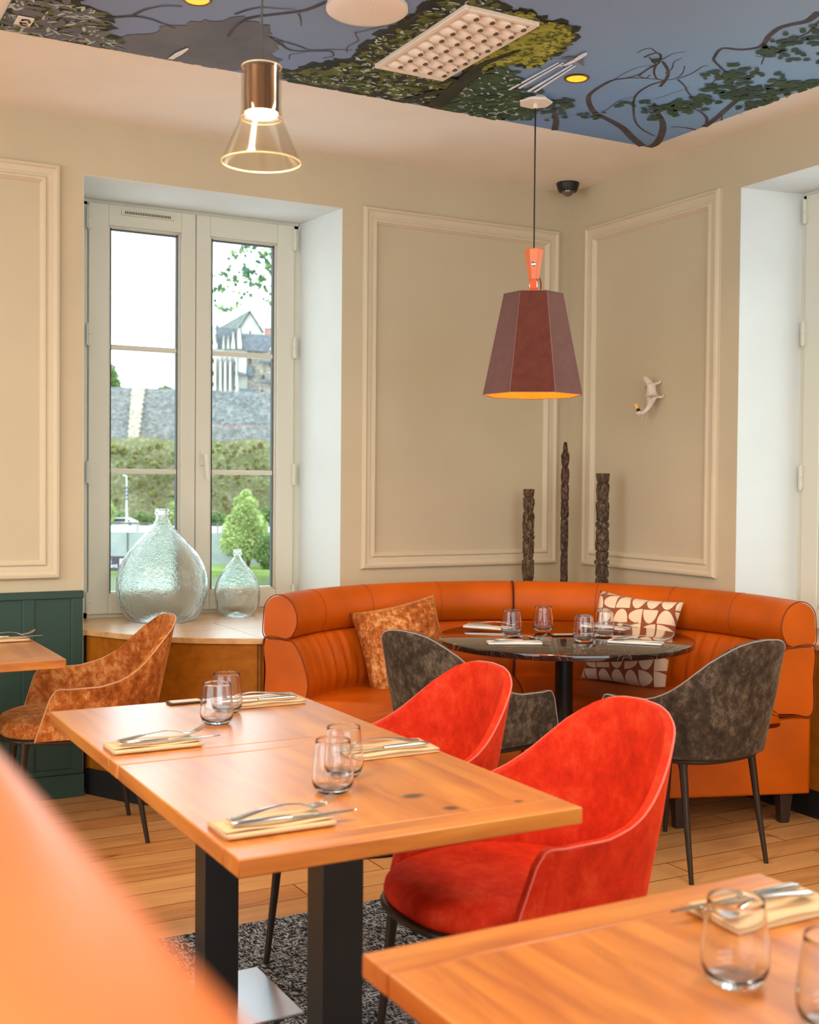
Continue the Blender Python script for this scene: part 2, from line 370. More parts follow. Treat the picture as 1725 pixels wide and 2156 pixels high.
# ------------------------------------------------------------ ceiling mural
BR= [[[[-0.257,-0.844],[-0.388,-0.991],[-0.509,-1.079],[-0.635,-1.144],[-0.743,-1.19],[-0.811,-1.243],[-0.891,-1.331],[-0.928,-1.406],[-0.947,-1.54],[-0.919,-1.596],[-0.877,-1.626],[-0.809,-1.65]],0.055,0.008],[[[-0.18,-0.859],[-0.232,-0.973],[-0.305,-1.094],[-0.388,-1.201],[-0.467,-1.279],[-0.552,-1.348],[-0.625,-1.42]],0.06,0.02],[[[-0.316,-1.061],[-0.431,-1.112],[-0.534,-1.191],[-0.633,-1.301],[-0.72,-1.409],[-0.765,-1.491],[-0.783,-1.584],[-0.773,-1.661],[-0.825,-1.738],[-0.904,-1.804]],0.012,0.018],[[[-0.738,-1.59],[-0.776,-1.669],[-0.825,-1.738],[-0.883,-1.788],[-0.919,-1.813]],0.02,0.014],[[[-0.917,-1.778],[-0.882,-1.724],[-0.847,-1.686],[-0.804,-1.653],[-0.77,-1.662],[-0.75,-1.694],[-0.767,-1.752],[-0.815,-1.819]],0.014,0.006],[[[-0.89,-1.642],[-0.909,-1.717],[-0.912,-1.772],[-0.931,-1.815],[-0.965,-1.858],[-0.992,-1.869],[-1.003,-1.845],[-1.002,-1.81]],0.012,0.014],[[[-0.912,-1.772],[-0.955,-1.801],[-0.993,-1.825]],0.012,0.006],[[[-1.053,-1.834],[-1.056,-1.875],[-1.04,-1.893],[-0.992,-1.869]],0.005,0.008],[[[-0.919,-1.596],[-0.901,-1.655],[-0.916,-1.742],[-0.912,-1.772]],0.012,0.008],[[[-0.896,-1.648],[-0.852,-1.64],[-0.862,-1.678]],0.006,0.005],[[[-0.945,-1.551],[-0.956,-1.642],[-0.954,-1.719],[-0.912,-1.772]],0.004,0.004],[[[-0.824,-1.719],[-0.835,-1.77],[-0.876,-1.829],[-0.878,-1.873]],0.009,0.004],[[[-0.93,-1.825],[-0.937,-1.892],[-0.908,-1.93]],0.006,0.003],[[[-0.74,-1.7],[-0.735,-1.771],[-0.752,-1.846],[-0.738,-1.863]],0.008,0.004],[[[-0.739,-1.691],[-0.661,-1.645],[-0.61,-1.602],[-0.533,-1.551]],0.01,0.01],[[[-0.735,-1.241],[-0.768,-1.381],[-0.745,-1.438]],0.004,0.004],[[[-0.654,-1.469],[-0.642,-1.563],[-0.633,-1.641]],0.004,0.003],[[[-0.226,-1.296],[-0.3,-1.377],[-0.376,-1.427],[-0.425,-1.445]],0.02,0.012],[[[-0.213,-1.278],[-0.264,-1.397],[-0.322,-1.529],[-0.369,-1.646],[-0.383,-1.703]],0.04,0.03],[[[-0.346,-1.206],[-0.295,-1.225],[-0.222,-1.226]],0.006,0.012],[[[-0.223,-1.385],[-0.272,-1.441]],0.012,0.006],[[[-0.785,-2.245],[-0.762,-2.187],[-0.728,-2.133],[-0.719,-2.088],[-0.757,-2.045],[-0.82,-2.021],[-0.785,-1.945],[-0.752,-1.91],[-0.639,-1.846]],0.03,0.01],[[[-0.723,-2.128],[-0.65,-2.059],[-0.581,-1.973]],0.01,0.006],[[[-0.663,-2.024],[-0.618,-2.038],[-0.592,-2.057]],0.004,0.004],[[[-0.781,-2.429],[-0.754,-2.356],[-0.773,-2.314],[-0.788,-2.275],[-0.785,-2.245]],0.04,0.03],[[[-0.721,-2.375],[-0.671,-2.28],[-0.686,-2.19],[-0.72,-2.154]],0.01,0.008],[[[-0.518,-1.759],[-0.584,-1.82],[-0.634,-1.848]],0.016,0.01],[[[-0.588,-1.718],[-0.623,-1.797]],0.008,0.006],[[[-0.756,-0.909],[-0.83,-1.024],[-0.91,-1.119],[-0.955,-1.178],[-0.976,-1.223]],0.04,0.015],[[[-0.995,-0.927],[-1.044,-0.988],[-1.069,-1.009]],0.01,0.008],[[[-1.43,-1.292],[-1.454,-1.364],[-1.483,-1.457],[-1.471,-1.544],[-1.457,-1.617],[-1.445,-1.662]],0.07,0.02],[[[-1.393,-0.939],[-1.405,-1.03],[-1.422,-1.147],[-1.446,-1.253],[-1.465,-1.358],[-1.494,-1.451]],0.13,0.08],[[[-1.422,-1.147],[-1.471,-1.118],[-1.502,-1.038],[-1.529,-0.958]],0.06,0.06],[[[-1.438,-1.258],[-1.52,-1.269],[-1.587,-1.258]],0.05,0.02],[[[-2.401,-1.245],[-2.411,-1.362],[-2.392,-1.443],[-2.329,-1.514],[-2.271,-1.576],[-2.247,-1.623],[-2.226,-1.696]],0.02,0.02],[[[-2.45,-1.444],[-2.424,-1.505],[-2.391,-1.546],[-2.338,-1.565],[-2.289,-1.588]],0.012,0.006],[[[-2.269,-1.56],[-2.242,-1.518],[-2.216,-1.463]],0.008,0.004],[[[-2.274,-1.319],[-2.217,-1.275],[-2.158,-1.231],[-2.095,-1.254],[-2.029,-1.292],[-1.998,-1.255],[-2.021,-1.215]],0.014,0.006],[[[-2.237,-1.302],[-2.154,-1.286],[-2.092,-1.269],[-2.029,-1.312],[-1.962,-1.344]],0.01,0.006],[[[-2.124,-1.141],[-2.139,-1.188],[-2.117,-1.221],[-2.095,-1.254]],0.005,0.005],[[[-2.033,-1.508],[-2.01,-1.471],[-1.984,-1.436],[-1.991,-1.367],[-1.97,-1.313]],0.005,0.005],[[[-2.028,-1.498],[-1.994,-1.555],[-1.958,-1.624],[-1.903,-1.655]],0.006,0.006],[[[-1.957,-1.706],[-1.918,-1.682],[-1.92,-1.75],[-1.911,-1.8]],0.01,0.01],[[[-2.921,-1.181],[-2.87,-1.117],[-2.824,-1.184],[-2.745,-1.256],[-2.688,-1.263],[-2.637,-1.245],[-2.584,-1.227]],0.025,0.008],[[[-2.975,-1.07],[-2.915,-1.078],[-2.865,-1.093],[-2.826,-1.156]],0.03,0.02],[[[-2.865,-1.093],[-2.816,-1.009],[-2.773,-0.946]],0.03,0.03],[[[-2.745,-1.256],[-2.723,-1.334],[-2.675,-1.399],[-2.624,-1.422]],0.012,0.008]]
LV= [[[-0.651,-1.81],0.03,6],[[-0.608,-1.845],0.045,9],[[-0.578,-1.862],0.03,4],[[-0.515,-1.856],0.02,2],[[-0.556,-1.696],0.025,4],[[-0.51,-1.727],0.03,4],[[-0.481,-1.75],0.025,3],[[-0.467,-1.664],0.05,9],[[-0.41,-1.655],0.05,8],[[-0.425,-1.72],0.04,5],[[-0.396,-1.748],0.03,4],[[-0.333,-1.668],0.05,8],[[-0.289,-1.682],0.04,5],[[-0.335,-1.72],0.04,4],[[-0.34,-1.78],0.05,9],[[-0.309,-1.798],0.05,9],[[-0.26,-1.806],0.05,8],[[-0.317,-1.876],0.03,3],[[-0.259,-1.859],0.04,6],[[-0.267,-1.905],0.03,5],[[-0.247,-1.916],0.03,5],[[-0.435,-1.897],0.02,3],[[-0.226,-1.652],0.05,6],[[-0.245,-1.596],0.05,7],[[-0.487,-1.522],0.02,2],[[-0.495,-1.579],0.02,2],[[-0.511,-1.486],0.04,9],[[-0.5,-1.401],0.035,7],[[-0.476,-1.439],0.04,8],[[-0.444,-1.457],0.03,5],[[-0.459,-1.391],0.02,3],[[-0.706,-1.357],0.02,3],[[-0.666,-1.423],0.02,2],[[-0.559,-1.367],0.03,6],[[-0.505,-1.293],0.02,4],[[-0.756,-1.177],0.025,5],[[-0.959,-1.232],0.02,3],[[-0.672,-2.287],0.03,3],[[-0.683,-2.209],0.03,3],[[-0.668,-2.159],0.03,4],[[-0.648,-2.112],0.03,4],[[-0.629,-2.206],0.03,3],[[-0.632,-2.27],0.04,5],[[-0.619,-2.076],0.02,3],[[-0.566,-2.09],0.03,3],[[-0.576,-2.128],0.02,2],[[-0.48,-2.131],0.03,3],[[-0.949,-1.814],0.0,1],[[-0.963,-1.231],0.03,6],[[-0.936,-1.077],0.05,9],[[-1.001,-1.057],0.04,6],[[-1.033,-1.021],0.04,6],[[-1.052,-0.983],0.04,5],[[-1.169,-1.279],0.03,3],[[-1.21,-1.285],0.03,3],[[-1.135,-1.267],0.04,4],[[-1.016,-1.142],0.05,7]]
REG= {"yellow":[[-1.614,-1.577],[-1.64,-1.72],[-1.675,-1.858],[-1.664,-1.929],[-1.6,-1.944],[-1.525,-1.9],[-1.45,-1.91],[-1.397,-1.883],[-1.351,-1.827],[-1.322,-1.721],[-1.305,-1.615],[-1.314,-1.528],[-1.359,-1.543],[-1.411,-1.526],[-1.437,-1.43],[-1.469,-1.355]],"green":[[-1.45,-1.309],[-1.445,-1.397],[-1.4,-1.465],[-1.317,-1.444],[-1.257,-1.363],[-1.236,-1.285],[-1.157,-1.238],[-1.119,-1.261],[-0.99,-1.106],[-1.015,-0.952],[-1.084,-0.929],[-1.213,-0.924],[-1.355,-0.944]],"dark":[[-2.167,-1.031],[-2.069,-1.0],[-2.038,-1.062],[-2.013,-1.135],[-1.966,-1.176],[-1.911,-1.222],[-1.923,-1.285],[-1.915,-1.345],[-1.935,-1.477],[-1.93,-1.555],[-1.893,-1.637],[-1.923,-1.725],[-1.901,-1.784],[-1.914,-1.938],[-1.818,-1.994],[-1.693,-1.937],[-1.575,-1.685],[-1.595,-1.246],[-1.448,-1.239],[-1.219,-0.953],[-1.315,-0.924],[-1.422,-0.941],[-1.705,-0.946],[-1.957,-0.943],[-2.092,-0.942]],"left":[[-3.122,-1.179],[-3.121,-1.012],[-3.116,-0.934],[-3.111,-0.902],[-2.957,-0.92],[-2.796,-0.926],[-2.727,-0.935],[-2.725,-1.018],[-2.773,-1.02],[-2.808,-1.084],[-2.806,-1.181],[-2.875,-1.246],[-2.939,-1.259],[-2.977,-1.312],[-3.13,-1.223]],"animal":[[-2.725,-1.018],[-2.681,-1.029],[-2.634,-1.114],[-2.578,-1.161],[-2.525,-1.289],[-2.448,-1.374],[-2.359,-1.358],[-2.244,-1.207],[-2.129,-0.935],[-2.29,-0.943],[-2.516,-0.934],[-2.727,-0.935]]}
PLN= {"fus":[[-1.23,-1.591],[-1.221,-1.609],[-1.221,-1.663],[-1.23,-1.736],[-1.226,-1.757],[-1.217,-1.754],[-1.208,-1.736],[-1.2,-1.675],[-1.204,-1.626],[-1.211,-1.595]],"w1":[[-1.283,-1.647],[-1.262,-1.665],[-1.241,-1.697],[-1.22,-1.683],[-1.221,-1.663],[-1.255,-1.656]],"w2":[[-1.203,-1.667],[-1.2,-1.689],[-1.187,-1.689],[-1.177,-1.669],[-1.144,-1.641],[-1.161,-1.644]],"t1":[[-1.218,-1.598],[-1.214,-1.607],[-1.193,-1.592],[-1.199,-1.589]],"c1":[[-1.244,-1.273],[-1.253,-1.625],[-1.246,-1.619],[-1.231,-1.27]],"c2":[[-1.221,-1.309],[-1.237,-1.634],[-1.229,-1.629],[-1.208,-1.305]],"c3":[[-1.169,-1.294],[-1.197,-1.631],[-1.188,-1.626],[-1.153,-1.291]],"c4":[[-1.142,-1.302],[-1.179,-1.627],[-1.171,-1.622],[-1.129,-1.297]],"blue":[[-3.12,-0.911],[-0.227,-0.896],[-0.196,-1.932]],"badge":[[-3.085,-1.077],[-3.033,-1.085],[-3.031,-0.995],[-3.079,-0.992]],"ell":[[-3.058,-1.045]],"feather":[[-2.52,-0.932],[-2.514,-1.006],[-2.493,-1.078],[-2.484,-1.068],[-2.488,-1.005],[-2.501,-0.935]],"lip":[[-2.304,-1.043],[-2.29,-1.076],[-2.26,-1.063],[-2.273,-1.033]]}
def ribbon(b, pts, w0, w1, z, mi):
    P = catmull(pts, 6); n = len(P); L = []; Rr = []
    for i, p in enumerate(P):
        q, r = P[max(i-1, 0)], P[min(i+1, n-1)]; t = Vector((r[0]-q[0], r[1]-q[1])); t.normalize() if t.length else None
        w_ = (w0+(w1-w0)*(i/(n-1)))*.5; L.append((p[0]-t.y*w_, p[1]+t.x*w_, z)); Rr.append((p[0]+t.y*w_, p[1]-t.x*w_, z))
    b.grid([L, Rr], mi)
def inside(p, poly):
    c = False; n = len(poly)
    for i in range(n):
        x1, y1 = poly[i]; x2, y2 = poly[i-1]
        if (y1 > p[1]) != (y2 > p[1]) and p[0] < (x2-x1)*(p[1]-y1)/(y2-y1)+x1: c = not c
    return c
random.seed(4)
MX0, MX1, MY0, MY1 = -3.124, -.222, -5.4, -.907
def leaf(b, x, y, r, e, a, z, mi, n=7):
    vs = [(x+r*math.cos(a)*math.cos(2*PI*i/n)-r*e*math.sin(a)*math.sin(2*PI*i/n), y+r*math.sin(a)*math.cos(2*PI*i/n)+r*e*math.cos(a)*math.sin(2*PI*i/n), z) for i in range(n)]
    for i, (px, py, pz) in enumerate(vs): vs[i] = (min(max(px, MX0), MX1), min(max(py, MY0), MY1), pz)
    b.add(vs, [tuple(range(n))], mi)
def mural_mat(name, stops, sc=1.0, rough=.6):
    m = mat(name, stops[0][1], rough, spec=.2); t = NT(m); v = t.coord(); t.base(t.ramp(t.noise(v, sc, 4, .6), stops)); return m
mm = []
m = mat('mural_sky_print', (100, 130, 180), .45, spec=.3); t = NT(m); sep = t.n('ShaderNodeSeparateXYZ'); t.l(t.coord(), sep.inputs[0])
k = t.math('MULTIPLY_ADD', sep.outputs[1], -.42); k.node.inputs[2].default_value = -.35
k = t.math('ADD', k, t.math('MULTIPLY', t.math('SUBTRACT', t.noise(t.coord(), 1.1, 3), .5), .45))
k2 = t.math('MULTIPLY_ADD', sep.outputs[0], .36); k2.node.inputs[2].default_value = 1.08
csk = t.ramp(k, [(0, (96, 152, 214)), (.35, (126, 180, 222)), (.7, (148, 184, 222)), (1, (152, 176, 220))])
csk = t.mix(t.math('MULTIPLY', k2, .75, True), (124, 136, 172), csk); t.base(csk); mm.append(m)
mm.append(mural_mat('mural_branch_print', [(.3, (62, 57, 62)), (.7, (92, 88, 98))], 9))
mm.append(mural_mat('mural_leaf_print', [(.3, (44, 64, 50)), (.7, (74, 98, 72))], 9))
mm.append(mural_mat('mural_yellow_leaf_print', [(.35, (128, 134, 48)), (.65, (184, 184, 84))], 12))
mm.append(mural_mat('mural_olive_leaf_print', [(.35, (80, 90, 42)), (.65, (112, 118, 60))], 12))
mm.append(mural_mat('mural_pale_fleck_print', [(.35, (160, 188, 196)), (.65, (196, 212, 204))], 12))
mm.append(mural_mat('mural_shadow_print', [(.35, (38, 42, 40)), (.65, (62, 64, 54))], 6))
mm.append(mural_mat('mural_white_print', [(.35, (224, 234, 244)), (.65, (248, 250, 252))], 30))
mm.append(mural_mat('mural_grey_print', [(.3, (98, 104, 118)), (.7, (120, 122, 128))], 4))
b = MB(); b.box(MX0, MX1, MY0, MY1, H-.004, H, 0); z = H-.0045
for pts, a, c in BR: ribbon(b, [(min(max(x, MX0), MX1), min(max(y, MY0), MY1)) for x, y in pts], a*.72, c*.72, z-.00005*BR.index([pts, a, c]), 1)
for (x, y), r, n in LV:
    for i in range(n*2):
        rr, th = r*math.sqrt(random.random()), random.random()*6.3
        leaf(b, x+2.3*rr*math.cos(th), y+2.3*rr*math.sin(th), random.uniform(.013, .022), random.uniform(.55, .8), random.random()*3, z-.0045-.00002*i, 2)
def fill(key, n, mi, r0, r1, e0=.35, e1=.7, dz=0., soft=0, A=None):
    P = REG[key]; xs = [p[0] for p in P]; ys = [p[1] for p in P]; k = 0; q = 0
    while k < n and q < n*30:
        q += 1; p = (random.uniform(min(xs), max(xs)), random.uniform(min(ys), max(ys)))
        if inside(p, P): k += 1; leaf(b, p[0]+random.gauss(0, soft), p[1]+random.gauss(0, soft), random.uniform(r0, r1), random.uniform(e0, e1), random.random()*3.1 if A is None else random.gauss(A, .35), z-.0006-dz*6-.0000006*k, mi, 6)
fill('dark', 900, 6, .03, .07, soft=.012, dz=.0001); fill('dark', 500, 4, .012, .03, dz=.0003); fill('dark', 330, 5, .006, .016, .25, .5, dz=.0004)
fill('left', 420, 6, .03, .08, soft=.012, dz=.0001, A=.5, e0=.2, e1=.4); fill('left', 120, 4, .02, .05, dz=.0003, e0=.15, e1=.3); fill('left', 120, 5, .008, .03, .15, .3, dz=.0004); fill('left', 90, 8, .02, .06, .2, .4, dz=.0004)
fill('animal', 260, 8, .04, .09, soft=.008, dz=.0001)
fill('green', 520, 2, .018, .036, soft=.012, dz=.0005); fill('green', 160, 5, .007, .02, .2, .4, dz=.0007); fill('green', 120, 2, .018, .03, dz=.0008)
fill('yellow', 420, 6, .03, .05, soft=.01, dz=.0001); fill('yellow', 620, 4, .012, .032, soft=.012, dz=.0005); fill('yellow', 560, 3, .008, .02, soft=.008, dz=.0006)
for pts, a, c in BR[30:34]: ribbon(b, [(min(max(x, MX0), MX1), min(max(y, MY0), MY1)) for x, y in pts], a*.6, c*.6, z-.0048-.00008*BR.index([pts, a, c]), 6)
for k in ('c1', 'c2', 'c3', 'c4'): b.add([(x, y, z-.0052) for x, y in PLN[k]], [tuple(range(4))], 7)
for k in ('fus', 'w1', 'w2', 't1'): b.add([(x, y, z-.0054) for x, y in PLN[k]], [tuple(range(len(PLN[k])))], 7 if k == 'fus' else 8)
b.add([(x, y, z-.0054) for x, y in PLN['feather']], [tuple(range(6))], 7)
tag(b.build('ceiling_mural', mm), 'printed ceiling picture of blue sky, tree branches, leaves and an aeroplane', 'mural')
# small square maker's badge on the mural
b = MB(); cx, cy = -3.057, -1.040; b.box(cx-.027, cx+.027, cy-.045, cy+.045, H-.014, H-.0105, 0)
n = 20; ell = [(cx+.018*math.sin(2*PI*i/n)+.004, cy+.034*math.cos(2*PI*i/n)) for i in range(n)]; inn = [(cx+.010*math.sin(2*PI*i/n)+.004, cy+.022*math.cos(2*PI*i/n)) for i in range(n)]
bd = b.build('emblem_badge', M['napkinw'], bevel=.001)
tag(bd, 'small square white badge with an oval emblem stuck on the ceiling picture', 'badge')
def text_mesh(name, s, size, M4, mt, parent=None, ext=.0006):
    c = bpy.data.curves.new(name+'_curve', 'FONT'); c.body = s; c.size = size; c.extrude = ext; c.align_x = 'CENTER'; c.align_y = 'CENTER'
    o = bpy.data.objects.new(name, c); COL.objects.link(o); bpy.context.view_layer.update()
    me = bpy.data.meshes.new_from_object(o.evaluated_get(bpy.context.evaluated_depsgraph_get())); bpy.data.objects.remove(o)
    me.transform(M4); me.materials.clear(); me.materials.append(mt); r = bpy.data.objects.new(name, me); COL.objects.link(r)
    if parent: r.parent = parent
    return r
b = MB(); zz = H-.0145; b.add([(x, y, zz) for x, y in ell]+[(x, y, zz) for x, y in inn], [(i, (i+1) % n, n+(i+1) % n, n+i) for i in range(n) if i not in (3, 4, 14)])
b.add([(cx+.014, cy-.004, zz), (cx-.008, cy+.004, zz), (cx-.012, cy+.012, zz), (cx+.006, cy+.016, zz)], [(0, 1, 2, 3)])
b.add([(cx+.010, cy-.022, zz), (cx-.010, cy-.012, zz), (cx-.012, cy-.028, zz)], [(0, 1, 2)])
b.build('emblem', M['black'], bd)
# letters read from below, their feet towards the window wall


Mt = Matrix(((0, 0, 0, 0),)*4)
bx, by = Vector((1, .0, 0)), Vector((0, -1, 0))
M4 = Matrix(((1, 0, 0, cx-.001), (0, -1, 0, cy+.036), (0, 0, -1, H-.0146), (0, 0, 0, 1)))
text_mesh('lettering', 'GRANGER', .0125, M4, M['black'], bd, .0002)

# ------------------------------------------------------------ ceiling fixtures
def empty_at(name, loc, label, cat, group=None, rz=0): return empty(name, loc, rz, label, cat, group)
lv = empty_at('ceiling_louvre_light', (0, 0, 0), 'white rectangular ceiling light with rows of small scooped reflectors', 'ceiling light')
def louvre(root, X0, X1, Y0, Y1, nx, ny, detail=True):
    b = MB(); e = .022; zt = H-.005; zb = H-.022
    b.box(X0, X0+e, Y0, Y1, zb, zt); b.box(X1-e, X1, Y0, Y1, zb, zt); b.box(X0+e, X1-e, Y0, Y0+e, zb, zt); b.box(X0+e, X1-e, Y1-e, Y1, zb, zt)
    b.build('frame', M['trimwhite'], root, bevel=.003)
    b = MB(); b.box(X0+e, X1-e, Y0+e, Y1-e, H-.012, H-.006); b.build('back_plate', M['trimwhite'], root)
    if not detail: return
    dx = (X1-X0-2*e)/nx; dy = (Y1-Y0-2*e)/ny
    for i in range(nx):
        for j in range(ny):
            sc = MB(); cx_, cy_ = X0+e+dx*(i+.5), Y0+e+dy*(j+.5); rows = []; nn = 14
            for k in range(7):                         # each scoop: a leaning half dome, open towards the room's far end
                f = k/6; rr = math.cos(f*PI/2); hz = math.sin(f*PI/2)
                rows.append([(cx_+dx*.46*rr*math.cos(2*PI*q/nn)+dx*.12*hz, cy_+dy*.46*rr*math.sin(2*PI*q/nn)-dy*.18*hz, H-.012-.022*hz) for q in range(nn)])
            sc.grid(rows[:-1], 0, True); bb = len(sc.v)-nn; sc.f.append(tuple(bb+q for q in range(nn))); sc.m.append(0)
            s_ = sc.build('reflector', M['trimwhite'], root, smooth=50)
            ho = MB(); ho.lathe([(.010, 0), (.011, .002), (.008, .006)], 12, (cx_+dx*.20, cy_-dy*.30, H-.034), sx=.9, sy=1.1); ho.build('lens', M['lens'], s_, smooth=40)
M['diff'] = mat('added_panel_diffuser', (255, 240, 220), .5, emit=(255, 226, 190), es=2.5)
M['trimwhite'] = mat('white_enamel', (238, 226, 212), .4); M['lens'] = mat('smoked_lens', (96, 74, 52), .25, metal=.3)
louvre(lv, -1.828, -1.532, -1.905, -1.256, 4, 8)
for i, (x, y, s) in enumerate(FILL_PANELS):
    b = MB(); b.box(x-s/2, x+s/2, y-.155, y+.155, H-.03, H-.005)
    r = empty_at('added_ceiling_panel', (0, 0, 0), 'flat white ceiling panel light added out of view to brighten the room', 'ceiling light', 'added panel lights out of view')
    b.build('frame', M['trimwhite'], r, bevel=.003)
    b = MB(); b.box(x-s/2+.02, x+s/2-.02, y-.135, y+.135, H-.033, H-.03); b.build('diffuser', M['diff'], r) if 'diff' in M else None
sp = empty_at('ceiling_speaker', (-2.093, -1.72, H-.004), 'round cream ceiling speaker cover at the top edge between the pendant and the louvre light', 'speaker')
b = MB(); b.lathe([(.135, 0), (.135, -.012), (.125, -.018), (.10, -.021), (.001, -.022)], 48); b.build('cover', M['trimwhite'], sp, smooth=40)
b = MB(); [b.tube([(-.012+i*.012, -.045-.008, -.0225), (-.006+i*.012, -.045+.006, -.0225)], .0016, 6) for i in range(3)]; b.build('mark', M['trimwhite'], sp)
M['spotglow'] = mat('warm_spot_glow', (255, 190, 60), .4, emit=(255, 176, 30), es=1.1)
M['brass'] = mat('dark_brass_ring', (120, 80, 24), .35, metal=.8)
def downlight(x, y, lab):
    r = empty_at('ceiling_spot', (x, y, H-.004), lab, 'ceiling spot light', 'round recessed spots in the ceiling picture')
    b = MB(); b.lathe([(.048, 0), (.048, -.003), (.044, -.006), (.040, -.005), (.040, -.002)], 32, cap=False); b.build('ring', M['brass'], r, smooth=40)
    b = MB(); b.lathe([(.040, -.002), (.038, -.004), (.001, -.005)], 32); b.build('lens', M['spotglow'], r, smooth=40)
    lamp('spot_light', 'SPOT', (0, 0, -.03), 12, (1, .74, .42), .04, spot=2.3, parent=r)
downlight(-1.082, -1.508, 'glowing yellow round ceiling spot right of the aeroplane and its trails')
downlight(-2.60, -1.50, 'glowing yellow round ceiling spot cut by the top edge left of the glass pendant')
r = empty_at('dome_camera', (-.137, -.165, H), 'black dome security camera under the ceiling in the room corner', 'camera')
b = MB(); b.lathe([(.058, 0), (.060, -.008), (.057, -.014), (.054, -.03), (.046, -.046), (.030, -.050), (.028, -.044)], 32); b.build('housing', M['black'], r, smooth=45)
b = MB(); b.lathe([(.030, -.044), (.029, -.056), (.022, -.066), (.012, -.072), (.001, -.074)], 24, (-.008, -.012, 0)); b.build('dome', M['domeg'], r, smooth=60) if 'domeg' in M else b.build('dome', mat('smoked_dome', (90, 78, 72), .08, coat=1), r, smooth=60)

# glass pendant
PX, PY = -2.905, -2.835
r = empty_at('glass_pendant_lamp', (PX, PY, 0), 'clear glass cone pendant lamp with bronze cylinder, lit, hanging before the window', 'pendant lamp')
b = MB(); b.tube([(0, 0, 2.272), (0, 0, H)], .0028, 8); b.build('cord', M['black'], r, smooth=60)
b = MB(); b.lathe([(.0375, 2.178), (.0375, 2.272), (.034, 2.275), (.004, 2.277)], 40); b.build('cap', mat('bronze_lamp_cylinder', (86, 58, 30), .3, metal=.75), r, smooth=40)
b = MB(); b.lathe([(.001, 2.170), (.026, 2.1695), (.034, 2.172), (.0365, 2.180)], 40); b.build('lamp_disc', mat('lit_lamp_disc', (255, 236, 200), .4, emit=(255, 228, 180), es=9), r, smooth=40)
prof = [(.0435, 2.277), (.0435, 2.195), (.0445, 2.178), (.0485, 2.160), (.083, 2.082), (.0865, 2.072)]
inn_ = [(x-.0022, z) for x, z in prof[::-1]]
b = MB(); b.lathe(prof+inn_+[prof[0]], 56, cap=False); b.build('shade', M['shadeglass'], r, smooth=50)
M['rimglow'] = mat('glowing_glass_rim', (250, 206, 150), .15, trans=.0, coat=1, emit=(255, 180, 100), es=.25)  # lamp light caught in the clear rim, put in as amber emission
for rr, zz in ((.0855, 2.072), (.0425, 2.277), (.0445, 2.166)):
    b = MB(); b.tube([(rr*math.cos(2*PI*i/56), rr*math.sin(2*PI*i/56), zz) for i in range(56)], .0016 if rr > .05 else .001, 6, closed=True); b.build('glass_rim', M['rimglow'], r, smooth=60)
lamp('pendant_light', 'SPOT', (0, 0, 2.16), 9, (1, .8, .52), .03, spot=2.6, parent=r)

# seven-sided burgundy pendant
QX, QY = -1.078, -1.226
r = empty_at('faceted_pendant_lamp', (QX, QY, 0), 'burgundy seven-sided fabric pendant lamp with orange inside and orange clip handle', 'pendant lamp')
face = math.atan2(CAM.y-QY, CAM.x-QX)
def hept(R_, z, off=0): return [(R_*math.cos(face+PI/7+2*PI*i/7+off), R_*math.sin(face+PI/7+2*PI*i/7+off), z) for i in range(7)]
M['burg'] = mat('burgundy_shade_fabric', (98, 46, 36), .8, sheen=.5, spec=.2)
t = NT(M['burg']); t.base(t.ramp(t.noise(t.coord(), 30, 4), [(.35, (92, 42, 32)), (.65, (102, 49, 38))])); t.bump(t.noise(t.coord((1, 1, 6)), 160, 2), .15, .001)
ZB, ZT, RB, RT = 1.742, 2.152, .205, .122
b = MB(); rows = [hept(RB, ZB), hept(RT, ZT), hept(RT-.003, ZT), hept(RT-.004, ZT-.004)]
b.grid(rows, 0, True); k = len(b.v)-7; b.build('shade', M['burg'], r)
b = MB(); b.grid([hept(RB-.0005, ZB-.0002), hept(RB-.004, ZB), hept(RT-.006, ZT-.006)], 0, True); k = len(b.v)-7; b.f.append(tuple(k+i for i in range(7))); b.m.append(0)
b.build('lining', mat('orange_shade_lining', (255, 142, 20), .55), r)
b = MB()
for hh, z_ in ((RB, ZB), (RT, ZT)):
    P = hept(hh+.0008, z_); b.tube(P, .0016, 6, closed=True)
for i in range(7): b.tube([hept(RB+.0006, ZB)[i], hept(RT+.0006, ZT)[i]], .0012, 5)
b.build('edge_piping', mat('grey_edge_piping', (140, 110, 106), .7), r)
b = MB(); rows = [hept(.022, 2.212), hept(.041, 2.332), hept(.038, 2.334)]; b.sweep(rows)
for i, v in enumerate(b.v): b.v[i] = (v[0], v[1], v[2])
b.build('handle', mat('orange_lacquered_handle', (222, 108, 38), .35, coat=.4), r, bevel=.002)
vx, vy = math.cos(face), math.sin(face)
b = MB(); b.lathe([(.010, 0), (.010, .004), (.007, .006), (.001, .006)], 20)
b.v = [(vx*(.028+z_)-vy*x, vy*(.028+z_)+vx*x, 2.272+y) for x, y, z_ in b.v]; b.build('screw', M['steel'], r, smooth=40)
b = MB(); 
def fb(x0, x1, z0, z1, d0, d1): 
    b.box(x0, x1, d0, d1, z0, z1); n_ = len(b.v)
    for i in range(n_-8, n_): x, y, z_ = b.v[i]; b.v[i] = (vx*y-vy*(-x)*-1, vy*y+vx*x, z_)
fb(-.018, .018, 2.176, 2.206, -.012, .016); b.build('buckle', M['steel'], r, bevel=.003)
b = MB(); fb(-.0145, .0145, 2.145, 2.182, -.010, .014); fb(-.015, .012, 2.172, 2.215, .014, .018); b.build('strap', mat('orange_leather_strap', (238, 84, 22), .4), r, bevel=.002)
